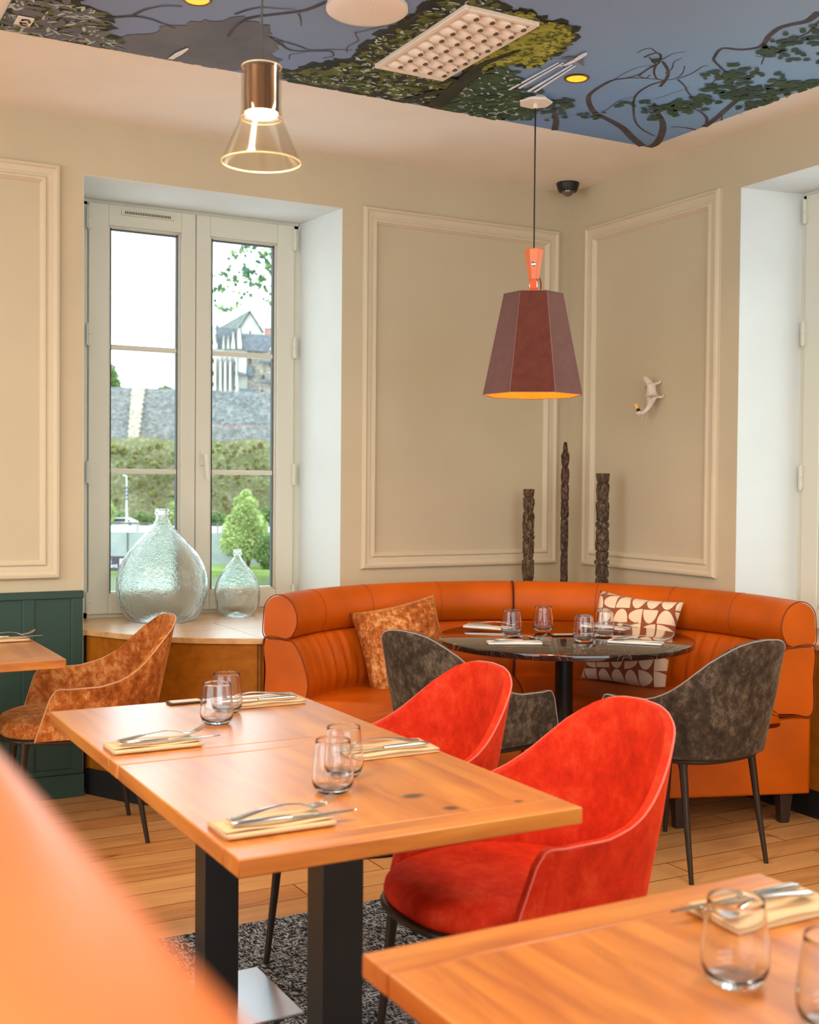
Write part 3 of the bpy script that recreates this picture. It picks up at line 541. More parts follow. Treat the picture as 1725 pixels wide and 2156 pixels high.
b = MB(); b.tube([(vx*.0-vy*(.02+.010*math.cos(a)), vy*.0+vx*(.02+.010*math.cos(a)), 2.185+.035*math.sin(a)) for a in [2*PI*i/20 for i in range(20)]], .003, 6, closed=True); b.build('ring', mat('red_brown_loop', (130, 40, 16), .4), r, smooth=60)
b = MB(); b.tube([(0, 0, 2.332), (0, 0, H-.02)], .0032, 8); b.build('cord', M['black'], r, smooth=60)
b = MB(); b.sweep([hept(.068, H-.026, .2), hept(.070, H-.020, .2)]); b.lathe([(.045, -.020), (.045, -.004)], 28, (0, 0, H)); b.lathe([(.009, -.045), (.009, -.026)], 14, (0, 0, H)); b.build('ceiling_rose', M['trimwhite'], r, smooth=35)
b = MB(); b.lathe([(.012, 2.146), (.014, 2.10), (.014, 2.06)], 16); b.build('lamp_holder', M['trimwhite'], r, smooth=40)
b = MB(); b.lathe([(.010, 2.06), (.018, 2.045), (.030, 2.015), (.030, 1.99), (.018, 1.968), (.001, 1.960)], 20); b.build('bulb', mat('lit_bulb', (255, 220, 170), .3, emit=(255, 206, 140), es=4), r, smooth=60)
lamp('pendant_bulb_light', 'POINT', (0, 0, 1.94), 5, (1, .74, .42), .03, parent=r)

# ------------------------------------------------------------ corner shelf unit behind the sofa
SC = (-1.178, -1.435); A0, A1, AM = -20.0, 136.0, 62.0
front = [(-2.597, 0.0), (-2.545, -.10), (-2.47, -.235), (-2.36, -.375), (-2.21, -.50), (-2.0, -.613)]
fr = catmull(front, 5)
back = arc(SC[0], SC[1], 1.2, 130, 12, 34)
back = [(min(x, -.012), y) for x, y in back]
right = [(-.012, -1.22), (-.012, -1.75), (-.010, -2.47)]
poly = fr+[p for p in back if p[1] > -1.25]+right
top = poly+[(.34, -2.45), (.34, -1.32), (0, -1.278), (0, 0), (-1.362, 0), (-1.40, .455), (-2.498, .455)]
# split the slab into simple quads: front strip to wall line
def strip(b, P, z0, z1, mi=0):
    """slab between curve P and the two walls"""
    Q = []
    for x, y in P:
        if x <= -.6 and y > -1.2:
            Q.append((x, -.001))
        else: Q.append((-.001, y))
    top_ = [(x, y, z1) for x, y in P]; bot = [(x, y, z0) for x, y in P]; qt = [(x, y, z1) for x, y in Q]; qb = [(x, y, z0) for x, y in Q]
    b.grid([bot, top_, qt, qb, bot], mi)
su = empty_at('corner_shelf_unit', (0, 0, 0), 'curved wooden shelf unit under the window running behind the orange sofa', 'shelf unit')
ti = [(x, y, .725) for x, y in poly]
b = MB(); n_ = len(fr)
def slab_poly(P, z0, z1): b.prism(P, z0, z1)
slab_poly(fr+[(-2.0, -.001)], .700, .725)
slab_poly([(-2.0, -.613)]+[p for p in back if p[1] > -1.25]+right+[(-.001, -2.47), (-.001, -.001), (-2.0, -.001)], .700, .725)
b.build('top', M['sillwood'], su, bevel=.003)
b = MB(); slab_poly([(-2.603, -.0008), (-1.357, -.0008), (-1.397, .46), (-2.503, .46)], .700, .7248); b.build('sill_board', M['sillwood'], su)
b = MB(); b.box(-.001, .32, -2.47, -1.36, .700, .7248); b.build('sill_board', M['sillwood'], su)
b = MB()
def vwall(P, z0, z1, off, th=.014):
    Pn = []; n = len(P)
    for i, p in enumerate(P):
        q, r_ = P[max(i-1, 0)], P[min(i+1, n-1)]; t_ = Vector((r_[0]-q[0], r_[1]-q[1])).normalized(); nx, ny = -t_.y, t_.x; Pn.append((nx, ny))
    o = [(p[0]+m_[0]*off, p[1]+m_[1]*off) for p, m_ in zip(P, Pn)]; i_ = [(p[0]+m_[0]*(off+th), p[1]+m_[1]*(off+th)) for p, m_ in zip(P, Pn)]
    b.grid([[(x, y, z0) for x, y in o], [(x, y, z1) for x, y in o], [(x, y, z1) for x, y in i_], [(x, y, z0) for x, y in i_], [(x, y, z0) for x, y in o]])
vwall(fr, .115, .698, .012); b.build('front_panel', M['veneer'], su, smooth=50)
b = MB(); vwall(right, .115, .698, .012); b.build('front_panel', M['veneer'], su, smooth=50)
b = MB(); vwall(fr, 0, .115, .006); b.build('plinth', M['plinth'], su, smooth=50)
b = MB(); vwall([fr[-1]]+[p for p in back if p[1] > -1.25], 0, .698, .012); b.build('rear_panel', M['plinth'], su, smooth=50)
b = MB(); vwall(right, 0, .115, .006); b.build('plinth', M['plinth'], su, smooth=50)

# ------------------------------------------------------------ curved leather sofa, two modules
def rz(r_, z_, a): r_ += .014; a = math.radians(a); return (SC[0]+r_*math.cos(a), SC[1]+r_*math.sin(a), z_)
def closed_profile(P, n=6):
    out = []; N = len(P)
    for i in range(N):
        a, p, q, d = P[i-1], P[i], P[(i+1) % N], P[(i+2) % N]
        for k in range(n):
            t_ = k/n; out.append(tuple(.5*((2*y)+(-x+z_)*t_+(2*x-5*y+4*z_-w_)*t_*t_+(-x+3*y-3*z_+w_)*t_**3) for x, y, z_, w_ in zip(a, p, q, d)))
    return out
P_ROLL = closed_profile([(1.012, .745), (.992, .79), (.996, .84), (1.018, .885), (1.06, .912), (1.105, .905), (1.135, .87), (1.142, .82), (1.14, .74), (1.08, .728), (1.035, .728)])
P_BACK = closed_profile([(1.035, .728), (1.0, .708), (.965, .64), (.942, .55), (.95, .49), (.965, .455), (1.05, .45), (1.135, .45), (1.138, .6), (1.138, .73)])
P_SEAT = closed_profile([(.497, .40), (.490, .43), (.497, .458), (.53, .474), (.72, .483), (.92, .480), (.985, .474), (1.0, .44), (.99, .40), (.75, .398)])
P_BASE = [(.50, .125), (.50, .398), (1.138, .448), (1.138, .125)]
def sofa(a0, a1, lab, legs):
    root = empty_at('curved_sofa', (0, 0, 0), lab, 'sofa', 'orange leather sofa modules')
    N = max(20, int((a1-a0)*1.6))
    def sweep_(P, nm, m_, pleat=0, **k):
        b = MB(); rings = []
        for i in range(N+1):
            f = i/N; a = a0+(a1-a0)*f; e = min(f, 1-f)*(a1-a0); sq = 1-.5*max(0, 1-e/1.6)**2*.12
            cr = sum(p[0] for p in P)/len(P); cz = sum(p[1] for p in P)/len(P); row = []
            for p in P:
                dr = 0
                if pleat:
                    env = math.exp(-((a-113)/12)**2)+.7*math.exp(-((a-8)/9)**2)+.12
                    dr = pleat*env*(math.sin(a*1.55+1.2*math.sin(p[1]*6))+.6*math.sin(a*2.7+p[1]*9))*max(0, min(1, (p[1]-.47)/.06))*(1 if p[0] < 1.03 else 0)
                row.append(rz(cr+(p[0]-cr)*sq+dr, cz+(p[1]-cz)*sq, a))
            rings.append(row)
        b.sweep(rings); return b.build(nm, m_, root, smooth=55, **k)
    sweep_(P_BASE, 'base', M['leather'], bevel=.006)
    sweep_(P_SEAT, 'seat_cushion', M['leather']); sweep_(P_BACK, 'back_cushion', M['leather'], pleat=.0042); sweep_(P_ROLL, 'head_roll', M['leather'])
    for a in (a0-.03, a1+.03):
        b = MB()
        for P in (P_ROLL, P_BACK): b.tube([rz(p[0], p[1], a) for p in P], .0022, 6, closed=True)
        if a in (a0-.03, a1+.03): b.build('end_piping', M['seam'], root, smooth=60)
    return root
sofa_seams = {0: (82, 103, 121), 1: (40, 20, 1)}
def seams(root, angs):
    for a in angs:
        b = MB(); P = [p for p in P_ROLL if p[0] < 1.08 or p[1] > .85]
        P = sorted([p for p in P_ROLL if (p[0] < 1.06 and p[1] > .735) or p[1] > .89], key=lambda p: math.atan2(p[1]-.81, p[0]-1.2)*-1)
        P.sort(key=lambda p: p[1]+max(0, p[0]-1.03))
        b.tube([rz(p[0]-.0004, p[1]+.0003, a) for p in P], .0011, 6); b.build('stitched_seam', M['seam'], root, smooth=60)
def legs(root, angs):
    for a, r_ in angs:
        b = MB(); x, y, _ = rz(r_, 0, a); ca, sa = math.cos(math.radians(a)), math.sin(math.radians(a)); rows = []
        for z_, h in ((0, .019), (.125, .029)): rows.append([(x+ca*u*h-sa*v*h, y+sa*u*h+ca*v*h, z_) for u, v in ((-1, -1), (1, -1), (1, 1), (-1, 1))])
        b.sweep(rows); b.build('leg', mat('dark_wood_leg', (52, 34, 26), .45) if 'sleg' not in M else M['sleg'], root, bevel=.003)
M['sleg'] = mat('dark_wood_leg', (52, 34, 26), .45)
s1 = sofa(AM+.25, A1, 'left half of the orange leather curved corner sofa, beside the window shelf', 0); seams(s1, sofa_seams[0]); legs(s1, [(A1-4, .55), (A1-4, 1.08), (AM+4, .55), (AM+4, 1.08)])
s2 = sofa(A0, AM-.25, 'right half of the orange leather curved corner sofa, ending at the right wall', 0); seams(s2, sofa_seams[1]); legs(s2, [(A0+4, .585), (A0+3.5, 1.045), (AM-4, .55), (AM-4, 1.08)])

# cushions
def pillow(name, w_, h_, d_, mt, loc, yaw, lean, roll, label, pinch=.07):
    b = MB(); n = 22
    for sgn in (1, -1):
        rows = []
        for j in range(n+1):
            row = []
            for i in range(n+1):
                u = -1+2*i/n; v = -1+2*j/n; th = d_*.5*((1-abs(u)**3.2)*(1-abs(v)**3.2))**.5
                wr = .004*math.sin(u*9+v*4)*math.sin(v*7-u*3)
                row.append((u*w_/2*(1-pinch*(1-v*v)), sgn*th+wr*(1-u*u)*(1-v*v)*sgn, v*h_/2*(1-pinch*(1-u*u))))
            rows.append(row)
        b.grid(rows)
    o = b.build(name, mt, None, smooth=60); bm = bmesh.new(); bm.from_mesh(o.data); bmesh.ops.remove_doubles(bm, verts=bm.verts, dist=.0005); bm.to_mesh(o.data); bm.free()
    o.location = loc; o.rotation_euler = (lean, roll, yaw); tag(o, label, 'cushion'); return o
m = mat('brown_and_cream_geometric_fabric', (150, 80, 46), .85, sheen=.2); t = NT(m); M['pattern'] = m
tc = t.n('ShaderNodeTexCoord'); mp = t.n('ShaderNodeMapping'); mp.inputs['Scale'].default_value = (14.5, 0, 14.5); mp.inputs['Rotation'].default_value = (0, .12, 0); t.l(tc.outputs['Object'], mp.inputs[0])
fl = t.n('ShaderNodeVectorMath', operation='FLOOR'); t.l(mp.outputs[0], fl.inputs[0]); fc = t.n('ShaderNodeVectorMath', operation='FRACTION'); t.l(mp.outputs[0], fc.inputs[0])
wn = t.n('ShaderNodeTexWhiteNoise', noise_dimensions='3D'); t.l(fl.outputs[0], wn.inputs['Vector'])
ang = t.math('MULTIPLY', t.math('FLOOR', t.math('MULTIPLY', wn.outputs['Value'], 4)), PI/2)
sb = t.n('ShaderNodeVectorMath', operation='SUBTRACT'); t.l(fc.outputs[0], sb.inputs[0]); sb.inputs[1].default_value = (.5, 0, .5)
vr = t.n('ShaderNodeVectorRotate', rotation_type='Y_AXIS'); t.l(sb.outputs[0], vr.inputs['Vector']); t.l(ang, vr.inputs['Angle'])
sx = t.n('ShaderNodeSeparateXYZ'); t.l(vr.outputs[0], sx.inputs[0])
dx = t.math('DIVIDE', t.math('ADD', sx.outputs[0], .45), .92); dz = t.math('DIVIDE', sx.outputs[2], .49)
rad = t.math('ADD', t.math('MULTIPLY', dx, dx), t.math('MULTIPLY', dz, dz)); ins = t.math('MULTIPLY', t.math('LESS_THAN', rad, 1.0), t.math('GREATER_THAN', sx.outputs[0], -.45))
t.base(t.mix(ins, (150, 78, 44), (236, 214, 184)))
pillow('patterned_cushion', .42, .42, .13, M['pattern'], (-.375, -1.015, .672), math.radians(-66), math.radians(-17), math.radians(4), 'square cushion with cream half circles on brown, right of the round table')
pillow('velvet_cushion', .40, .40, .12, M['goldc'], (-1.335, -.615, .652), math.radians(-12), math.radians(-19), math.radians(-11), 'rust crushed velvet cushion leaning on the left half of the sofa')

# ------------------------------------------------------------ tub chairs
RIM = [(0, .622), (.12, .617), (.3, .62), (.39, .636), (.44, .651), (.49, .673), (.54, .703), (.59, .738), (.64, .772), (.70, .802), (.75, .820), (.81, .835), (.88, .844), (1.001, .848)]
def tab(x):
    for (p, u), (q_, v) in zip(RIM, RIM[1:]):
        if x <= q_: return u+(v-u)*(x-p)/(q_-p)
    return RIM[-1][1]
def chair(name, vm, label, loc, heading, group, sheen_key='red_sheen'):
    """faces local +y; origin on the floor under the seat"""
    root = empty_at(name, loc, label, 'chair', group, rz=math.atan2(-heading[0], heading[1]))
    a, bq, yc = .272, .225, -.045; pl = []; nA = 64
    ys = .125
    half = []
    for i in range(9): half.append((a, ys-(ys-yc)*i/9))
    for i in range(25):
        th = PI/2*i/24; half.append((a*math.cos(th)**.82 if i < 24 else 0, yc-bq*math.sin(th)**.92))
    full = half+[(-x, y) for x, y in half[-2::-1]]
    # resample evenly
    L = [0]
    for p, q in zip(full, full[1:]): L.append(L[-1]+math.dist(p, q))
    def at(s):
        s = max(0, min(L[-1]-1e-9, s)); i = max(k for k in range(len(L)) if L[k] <= s); i = min(i, len(full)-2); f = (s-L[i])/(L[i+1]-L[i])
        return (full[i][0]*(1-f)+full[i+1][0]*f, full[i][1]*(1-f)+full[i+1][1]*f)
    NU, NV = 72, 16; rows = []
    for j in range(NV+1):
        row = []
        for i in range(NU+1):
            u = i/NU; x, y = at(L[-1]*u); e = min(u, 1-u)*L[-1]
            s_ = min(u, 1-u)*2; top = tab(s_)
            v = j/NV; z0 = .428
            rc = .035; top -= rc*(1-math.sqrt(max(0, 1-(1-min(1, e/rc))**2))) if e < rc else 0
            z_ = z0+(top-z0)*v; k = (z_-z0)/.43
            back = max(0, min(1, (-y-.02)/.22)); y2 = y-.088*back*k**1.1-.012*back; x2 = x*(.93+.07*min(1, k*2.2)+.02*k)
            fr_ = max(0, 1-e/.10); y2 += fr_*(.055*(1-min(1, (z_-z0)/.17)))
            x2 *= 1-.05*max(0, k-.5)
            row.append((x2, y2, z_))
        rows.append(row)
    b = MB(); b.grid(rows); sh = b.build('shell', vm, root, smooth=180, solid=.024)
    md = sh.modifiers.new('bev', 'BEVEL'); md.width = .010; md.segments = 3; md.limit_method = 'ANGLE'; md.angle_limit = math.radians(50)
    # pale tube along the shell rim stands in for the velvet's edge sheen
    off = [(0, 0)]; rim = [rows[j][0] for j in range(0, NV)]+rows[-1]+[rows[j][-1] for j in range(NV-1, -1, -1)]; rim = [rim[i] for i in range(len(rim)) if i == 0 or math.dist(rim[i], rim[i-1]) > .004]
    b = MB(); rim = [Vector(p)+Vector((p[0], min(0, p[1]+.05), 0)).normalized()*.0105 for p in rim]; b.tube(rim, .0024, 6); b.build('edge_piping', M[sheen_key], root, smooth=60)
    def outl(i, n, sx_=.238, fy=.285, by=.255):
        th = 2*PI*i/n; c, s = math.cos(th), math.sin(th)
        return (sx_*math.copysign(abs(c)**.72, c), (fy if s > 0 else by)*math.copysign(abs(s)**.82, s))
    n = 48; b = MB(); rows = []
    for f, z_ in ((.97, .418), (1.005, .428), (1.02, .445), (1.005, .463), (.96, .478), (.88, .488), (.7, .494), (.4, .497), (.05, .498)):
        rows.append([(outl(i, n)[0]*f, outl(i, n)[1]*f, z_-(.012*smooth01((-outl(i, n)[1]*f)/.2))) for i in range(n)])
    b.sweep(rows); b.build('seat', vm, root, smooth=70)
    b = MB(); b.tube([(outl(i, n)[0]*1.01, outl(i, n)[1]*1.01, .416) for i in range(n)], .0105, 8, closed=True)
    b.tube([(-.2, .02, .414), (.2, .02, .414)], .008, 8); b.build('seat_ring', M['bronze'], root, smooth=60)
    for sx_, sy_ in ((-1, 1), (1, 1), (-1, -1), (1, -1)):
        b = MB(); tx, ty = sx_*.185, (.205 if sy_ > 0 else -.175); fx, fy = sx_*.205, (.245 if sy_ > 0 else -.24)
        pts = [(tx, ty, .418), (tx+(fx-tx)*.1, ty+(fy-ty)*.1, .385), (tx+(fx-tx)*.5, ty+(fy-ty)*.5, .2), (fx, fy, .004), (fx, fy, 0)]
        b.tube(pts, [.020, .0145, .0115, .0085, .0085], 12); b.build('leg', M['bronze'], root, smooth=60)
    return root
M['red_sheen'] = mat('pale_red_rim_sheen', (222, 96, 74), .7, sheen=.5); M['grey_sheen'] = mat('pale_grey_rim_sheen', (150, 138, 130), .7, sheen=.5); M['gold_sheen'] = mat('pale_copper_rim_sheen', (214, 158, 112), .7, sheen=.5)  # rim tube tones: the velvet's edge sheen put into the colour
ch = chair('tub_chair', M['red'], 'bright red velvet tub chair nearest the camera, tucked at the wooden table', (-2.34, -2.995, .0063), (-1, .0), 'red velvet chairs at the wooden tables')
def restyle(src, vm, pm, label, loc, heading, group):
    c = copy_tree(src); c.location = loc; c.rotation_euler = (0, 0, math.atan2(-heading[0], heading[1]))
    tag(c, label, 'chair', group)
    for k in c.children:
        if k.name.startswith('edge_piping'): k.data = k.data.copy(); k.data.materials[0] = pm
        if k.name.split('.')[0] in ('shell', 'seat'):
            k.data = k.data.copy(); k.data.materials[0] = vm
    return c
restyle(ch, M['red'], M['red_sheen'], 'red velvet tub chair half hidden behind the nearest red one', (-2.35, -2.33, .0063), (-1, 0), 'red velvet chairs at the wooden tables')
restyle(ch, M['grey'], M['grey_sheen'], 'dark taupe velvet tub chair left of the round table, behind the red chairs', (-1.455, -1.42, 0), (.975, .22), 'taupe velvet chairs at the round table')
restyle(ch, M['grey'], M['grey_sheen'], 'dark taupe velvet tub chair with its back to the camera, right of the round table', (-.86, -1.89, 0), (-.13, .99), 'taupe velvet chairs at the round table')
restyle(ch, M['gold'], M['gold_sheen'], 'copper crushed velvet tub chair at the small table by the teal panelling', (-2.775, -.60, 0), (-.99, .1), None)

# ------------------------------------------------------------ tables
def wtable(name, X0, X1, Y0, Y1, label, knots=(), post=None, breads=(True, False), grain='y'):
    root = empty_at(name, ((X0+X1)/2, (Y0+Y1)/2, 0), label, 'table', 'square oak tables'); w_, d_ = (X1-X0)/2, (Y1-Y0)/2
    mt = wood(name+'_top_oak', OA, OB, OC, 'y', .36, .95, .115, knots, 1.0); me = wood(name+'_end_oak', OA, OB, OC, 'x', .36, .95, 3)
    b = MB(); e = .075; ya = -d_+(e if breads[0] else 0); yb = d_-(e if breads[1] else 0)
    b.box(-w_, w_, ya+.0004, yb, .717, .75, 0)
    b.build('tabletop', mt, root, bevel=.003)
    for on, y0_, y1_ in ((breads[0], -d_, ya), (breads[1], yb, d_)):
        if on: b = MB(); b.box(-w_, w_, y0_, y1_, .717, .75); b.build('end_plank', me, root, bevel=.003)
    b = MB(); b.box(-.046, .046, -.04, .04, .012, .70); b.build('post', M['black'], root, bevel=.002)
    b = MB(); b.box(-.2, .2, -.2, .2, .70, .717); b.build('top_bracket', M['black'], root, bevel=.002)
    b = MB(); b.box(-.18, .18, -.165, .165, 0.0062, .014); b.build('base_plate', M['plate'], root, bevel=.002)
    return root
TX0, TX1 = -3.168, -2.4555
wtable('oak_table', TX0, TX1, -3.411, -2.6635, 'oak table with three dark knots at the table edge, nearer half of the middle pair', knots=[(.122, -.262, .018, 1.2), (.268, -.28, .011, 1.2), (.10, -.15, .022, 1.5)])
wtable('oak_table', TX0, TX1, -2.6595, -1.968, 'oak table joined behind the knotty one, with two tumblers near the window', knots=[(-.2, -.33, .02, 3)])
wtable('oak_table', -3.163, -2.4394, -4.66, -3.862, 'oak table in the bottom right foreground, out of focus', breads=(True, True))
wtable('oak_table', -3.62, -2.905, -1.012, -.36, 'small oak table cut by the left edge in front of the teal panelling')

def marble():
    m = mat('dark_brown_marble', (40, 22, 18), .06, spec=.6, coat=.6, coatr=.02); t = NT(m); v = t.coord()
    n = t.noise(v, 7, 6, .7, 1.5); vo = t.n('ShaderNodeTexVoronoi', feature='DISTANCE_TO_EDGE'); vo.inputs['Scale'].default_value = 5
    mpv = t.n('ShaderNodeVectorMath', operation='ADD'); t.l(v, mpv.inputs[0]); nz = t.n('ShaderNodeTexNoise'); nz.inputs['Scale'].default_value = 6; t.l(v, nz.inputs['Vector']); t.l(nz.outputs['Color'], mpv.inputs[1]); t.l(mpv.outputs[0], vo.inputs['Vector'])
    c = t.ramp(n, [(.3, (26, 16, 14)), (.6, (52, 30, 24)), (.75, (80, 48, 38))]); c = t.mix(t.ramp(vo.outputs['Distance'], [(0, (.8, .8, .8)), (.008, (0, 0, 0))]), c, (190, 150, 126)); t.base(c); return m
RTX, RTY = -.93, -1.262
r = empty_at('round_table', (RTX, RTY, 0), 'round dark marble table on a black pedestal in front of the corner sofa', 'table')
b = MB(); b.lathe([(.01, .722), (.520, .722), (.528, .726), (.530, .736), (.528, .746), (.522, .75), (.01, .75)], 96); b.build('tabletop', marble(), r, smooth=35)
b = MB(); b.lathe([(.037, .02), (.037, .715)], 32); b.lathe([(.14, .712), (.14, .722)], 32); b.build('pedestal', M['black'], r, smooth=40)
b = MB(); b.lathe([(.24, 0), (.24, .012), (.22, .018), (.045, .022), (.037, .04)], 48); b.build('base', M['black'], r, smooth=40)

# ------------------------------------------------------------ tableware (prototype, then copies)
def tumbler(loc, label, group):
    prof = [(.001, 0), (.027, 0), (.032, .002), (.0385, .010), (.0425, .021), (.0435, .030), (.042, .052), (.0362, .100), (.0356, .1055), (.0350, .107), (.0344, .1055), (.0350, .100), (.0405, .052), (.0420, .030), (.0408, .022), (.0365, .0135), (.030, .010), (.001, .009)]
    b = MB(); b.lathe(prof, 40, cap=False); o = b.build('tumbler', M['tumbler'], None, smooth=60); o.location = loc
    return tag(o, label, 'glass', group)
GW, GR = 'tumblers on the oak tables', 'tumblers on the round table'
T = .7505
tp = tumbler((-2.842, -3.085, T), 'clear tumbler on the knotty oak table, front one of the overlapping pair', GW)
def dup(o, loc, label, group=None, rz_=None, cat=None):
    c = copy_tree(o); c.location = loc
    if rz_ is not None: c.rotation_euler = (0, 0, rz_)
    c['label'] = label
    if group: c['group'] = group
    return c
dup(tp, (-2.765, -2.975, T), 'clear tumbler on the knotty oak table, rear one of the overlapping pair', GW)
dup(tp, (-2.818, -2.325, T), 'clear tumbler on the far oak table beside the fork tip, in front of its twin', GW)
dup(tp, (-2.742, -2.19, T), 'clear tumbler on the far oak table, half hidden behind its twin', GW)
dup(tp, (-2.785, -4.165, T), 'blurred clear tumbler beside the napkin on the foreground table', GW)
dup(tp, (-2.775, -4.315, T), 'blurred clear tumbler cut off by the bottom right corner', GW)
dup(tp, (-1.118, -1.150, T), 'clear tumbler on the round table, leftmost of the four', GR)
dup(tp, (-.906, -1.075, T), 'clear tumbler on the round table, second from left and standing alone', GR)
dup(tp, (-.955, -1.425, T), 'clear tumbler on the round table, nearest the camera of the right pair', GR)
dup(tp, (-.766, -1.315, T), 'clear tumbler on the round table, rear of the right pair before the patterned cushion', GR)

def napkin_mesh(mt):
    b = MB()
    for k in range(4):
        z_ = .0014+k*.0026; dx_ = .002*math.sin(k*2.1); dy_ = .0025*math.cos(k*1.7); n = 10; rows = []
        for j in range(5):
            rows.append([(-.105+dx_+.21*i/n, -.05+dy_+.1*j/4, z_+.0022*(k/3)*math.sin(i*.8+j)*.8+(.0035 if k == 3 and j == 0 else 0)) for i in range(n+1)])
        b.grid(rows)
    rows = []
    for i in range(11):                                    # soft folded edge
        x = -.105+.21*i/10; rows.append([(x, -.05-.006*math.sin(PI*q/6), .0012+.0085*(1-math.cos(PI*q/6))/2) for q in range(7)])
    b.grid(rows); return b.build('napkin', mt, None, smooth=50, solid=.0018)
def fork_mesh():
    b = MB(); P = [(-.1, 0, .004), (-.08, 0, .006), (-.04, 0, .012), (0, 0, .015), (.03, 0, .012), (.045, 0, .007)]; W_ = [.0095, .0105, .0065, .0042, .004, .006]
    b.tube(catmull(P, 4), [W_[min(int(i/4), 5)]*(1-(i % 4)/4)+W_[min(int(i/4)+1, 5)]*((i % 4)/4) for i in range(len(catmull(P, 4)))], 10, flat=.28, up=(0, 0, 1))
    b.tube([(.043, 0, .0075), (.052, 0, .005), (.062, 0, .005)], [.006, .0115, .0125], 10, flat=.16, up=(0, 0, 1))
    for k in range(4):
        y = -.0098+k*.00655; b.tube([(.058, y, .005), (.075, y, .0065), (.09, y, .0125), (.1, y*.92, .019)], [.0024, .0021, .0018, .001], 6, flat=.6, up=(0, 0, 1))
    b.v = [(x*1.1, y*1.15, z*1.15) for x, y, z in b.v]; return b.build('fork', M['steel'], None, smooth=50)
def knife_mesh():
    b = MB(); b.tube([(-.11, 0, .005), (-.1, 0, .0055), (-.05, 0, .0055), (-.005, 0, .005)], [.006, .0078, .0075, .0058], 12, flat=.5, up=(0, 0, 1))
    o = None; n = 12; rows = []
    for i in range(n+1):
        f = i/n; x = -.006+.118*f; h = .0085*(1-max(0, (f-.72)/.28)**2)+.0005; rows.append([(x, -h*.75, .0035), (x, -h*.2, .0048), (x, h*.75, .0042), (x, h*.2, .0028)])
    b.sweep(rows); b.v = [(x*1.1, y*1.2, z*1.2) for x, y, z in b.v]; return b.build('knife', M['steel'], None, smooth=40)
NAP, FORK, KNIFE = napkin_mesh(M['napkin']), fork_mesh(), knife_mesh()
used = set()
def place(o, loc, rz_, label, cat, group, tilt=(0, 0)):
    if o.name in used: c = o.copy(); COL.objects.link(c)
    else: c = o; used.add(o.name)
    c.location = loc; c.rotation_euler = (tilt[0], tilt[1], rz_); return tag(c, label, cat, group)
def setting(x, y, ang, where, kfirst=1, mt=None, zt=.75, jit=0):
    a = math.radians(ang); ca, sa = math.cos(a), math.sin(a)
    def W_(u, v): return (x+ca*u-sa*v, y+sa*u+ca*v)
    c = place(NAP, (*W_(0, 0), zt+.001), a, 'folded cream napkin '+where, 'napkin', 'folded napkins')
    if mt: c.data = c.data.copy(); c.data.materials[0] = mt; c.scale = (1, .72, 1)
    place(FORK, (*W_(.03, .018*kfirst), zt+.0145), a+math.radians(5+jit)*kfirst, 'steel fork lying on the napkin '+where, 'fork', 'forks')
    place(KNIFE, (*W_(.035, -.024*kfirst), zt+.0135), a+math.radians(jit-2), 'steel knife lying on the napkin '+where, 'knife', 'knives')
setting(-3.045, -3.255, 0, 'at the front left corner of the knotty table')
setting(-3.045, -2.515, 0, 'at the left end of the far oak table')
setting(-2.57, -2.82, 180, 'before the near red chair, right of the tumbler pair', -1)
setting(-2.60, -2.115, 180, 'at the far right corner by the sofa end', -1)
setting(-2.565, -4.0, 180, 'on the blurred foreground table', 1)
setting(-3.03, -.43, 0, 'on the small table at the left edge')
setting(-1.07, -.90, -60, 'at the back left of the round table', 1, M['napkinw'], jit=4)
setting(-1.245, -1.36, -26, 'at the front left rim of the round table', 1, M['napkinw'], jit=6)
setting(-.80, -1.56, -50, 'at the front right rim of the round table', 1, M['napkinw'], jit=9)
setting(-.60, -1.11, -62, 'in front of the patterned cushion on the round table', 1, M['napkinw'], jit=3)
def tent(x, y, rz_, label):
    r = empty_at('table_marker', (x, y, T), label, 'table marker', 'table markers', rz_)
    b = MB(); b.box(-.05, .05, -.022, .022, 0, .006); b.build('block', mat('dark_marker_wood', (70, 34, 24), .5) if 'mk' not in M else M['mk'], r, bevel=.002)
    b = MB(); b.box(-.042, .042, -.017, .017, .006, .0075); b.build('inlay', mat('pale_marker_inlay', (206, 190, 166), .5), r)
tent(-2.80, -2.01, 0, 'flat dark wooden block with pale inlay at the far end of the oak table')
tent(-.92, -1.24, math.radians(-20), 'small dark wooden block in the middle of the round table')

# ------------------------------------------------------------ glass demijohns on the shelf
def bottle(name, loc, R_, Ht, mt, label):
    s = R_/.2125; k = Ht/.535
    P = [(.001, .030), (.05, .022), (.10, .004), (.135, .0), (.16, .012), (.192, .06), (.209, .12), (.2125, .175), (.204, .235), (.18, .295), (.145, .345), (.105, .39), (.072, .425), (.046, .455), (.032, .48), (.028, .51)]
    P = [(r_*s, z_*k) for r_, z_ in P]; nk = P[-1][0]
    P2 = catmull(P, 4); out = P2+[(nk+.001, Ht-.028), (nk+.008, Ht-.026), (nk+.009, Ht-.018), (nk+.004, Ht-.014), (nk+.006, Ht-.008), (nk+.005, Ht), (nk-.003, Ht)]
    th = .0035; inn2 = [(max(.001, r_-th), z_+(th if r_ < .14*s and z_ < .1*k else 0)) for r_, z_ in P2[::-1]]
    b = MB(); b.lathe(out+[(nk-th, Ht-.02)]+inn2, 64, cap=False); o = b.build(name, mt, None, smooth=60); o.location = loc; return tag(o, label, 'bottle')
bottle('glass_demijohn', (-2.185, .205, .7255), .212, .525, M['demijohn'], 'large round clear glass demijohn on the window shelf')
bottle('glass_demijohn', (-1.80, .235, .7255), .112, .325, M['demijohn2'], 'small round bluish glass demijohn on the window shelf beside the large one')

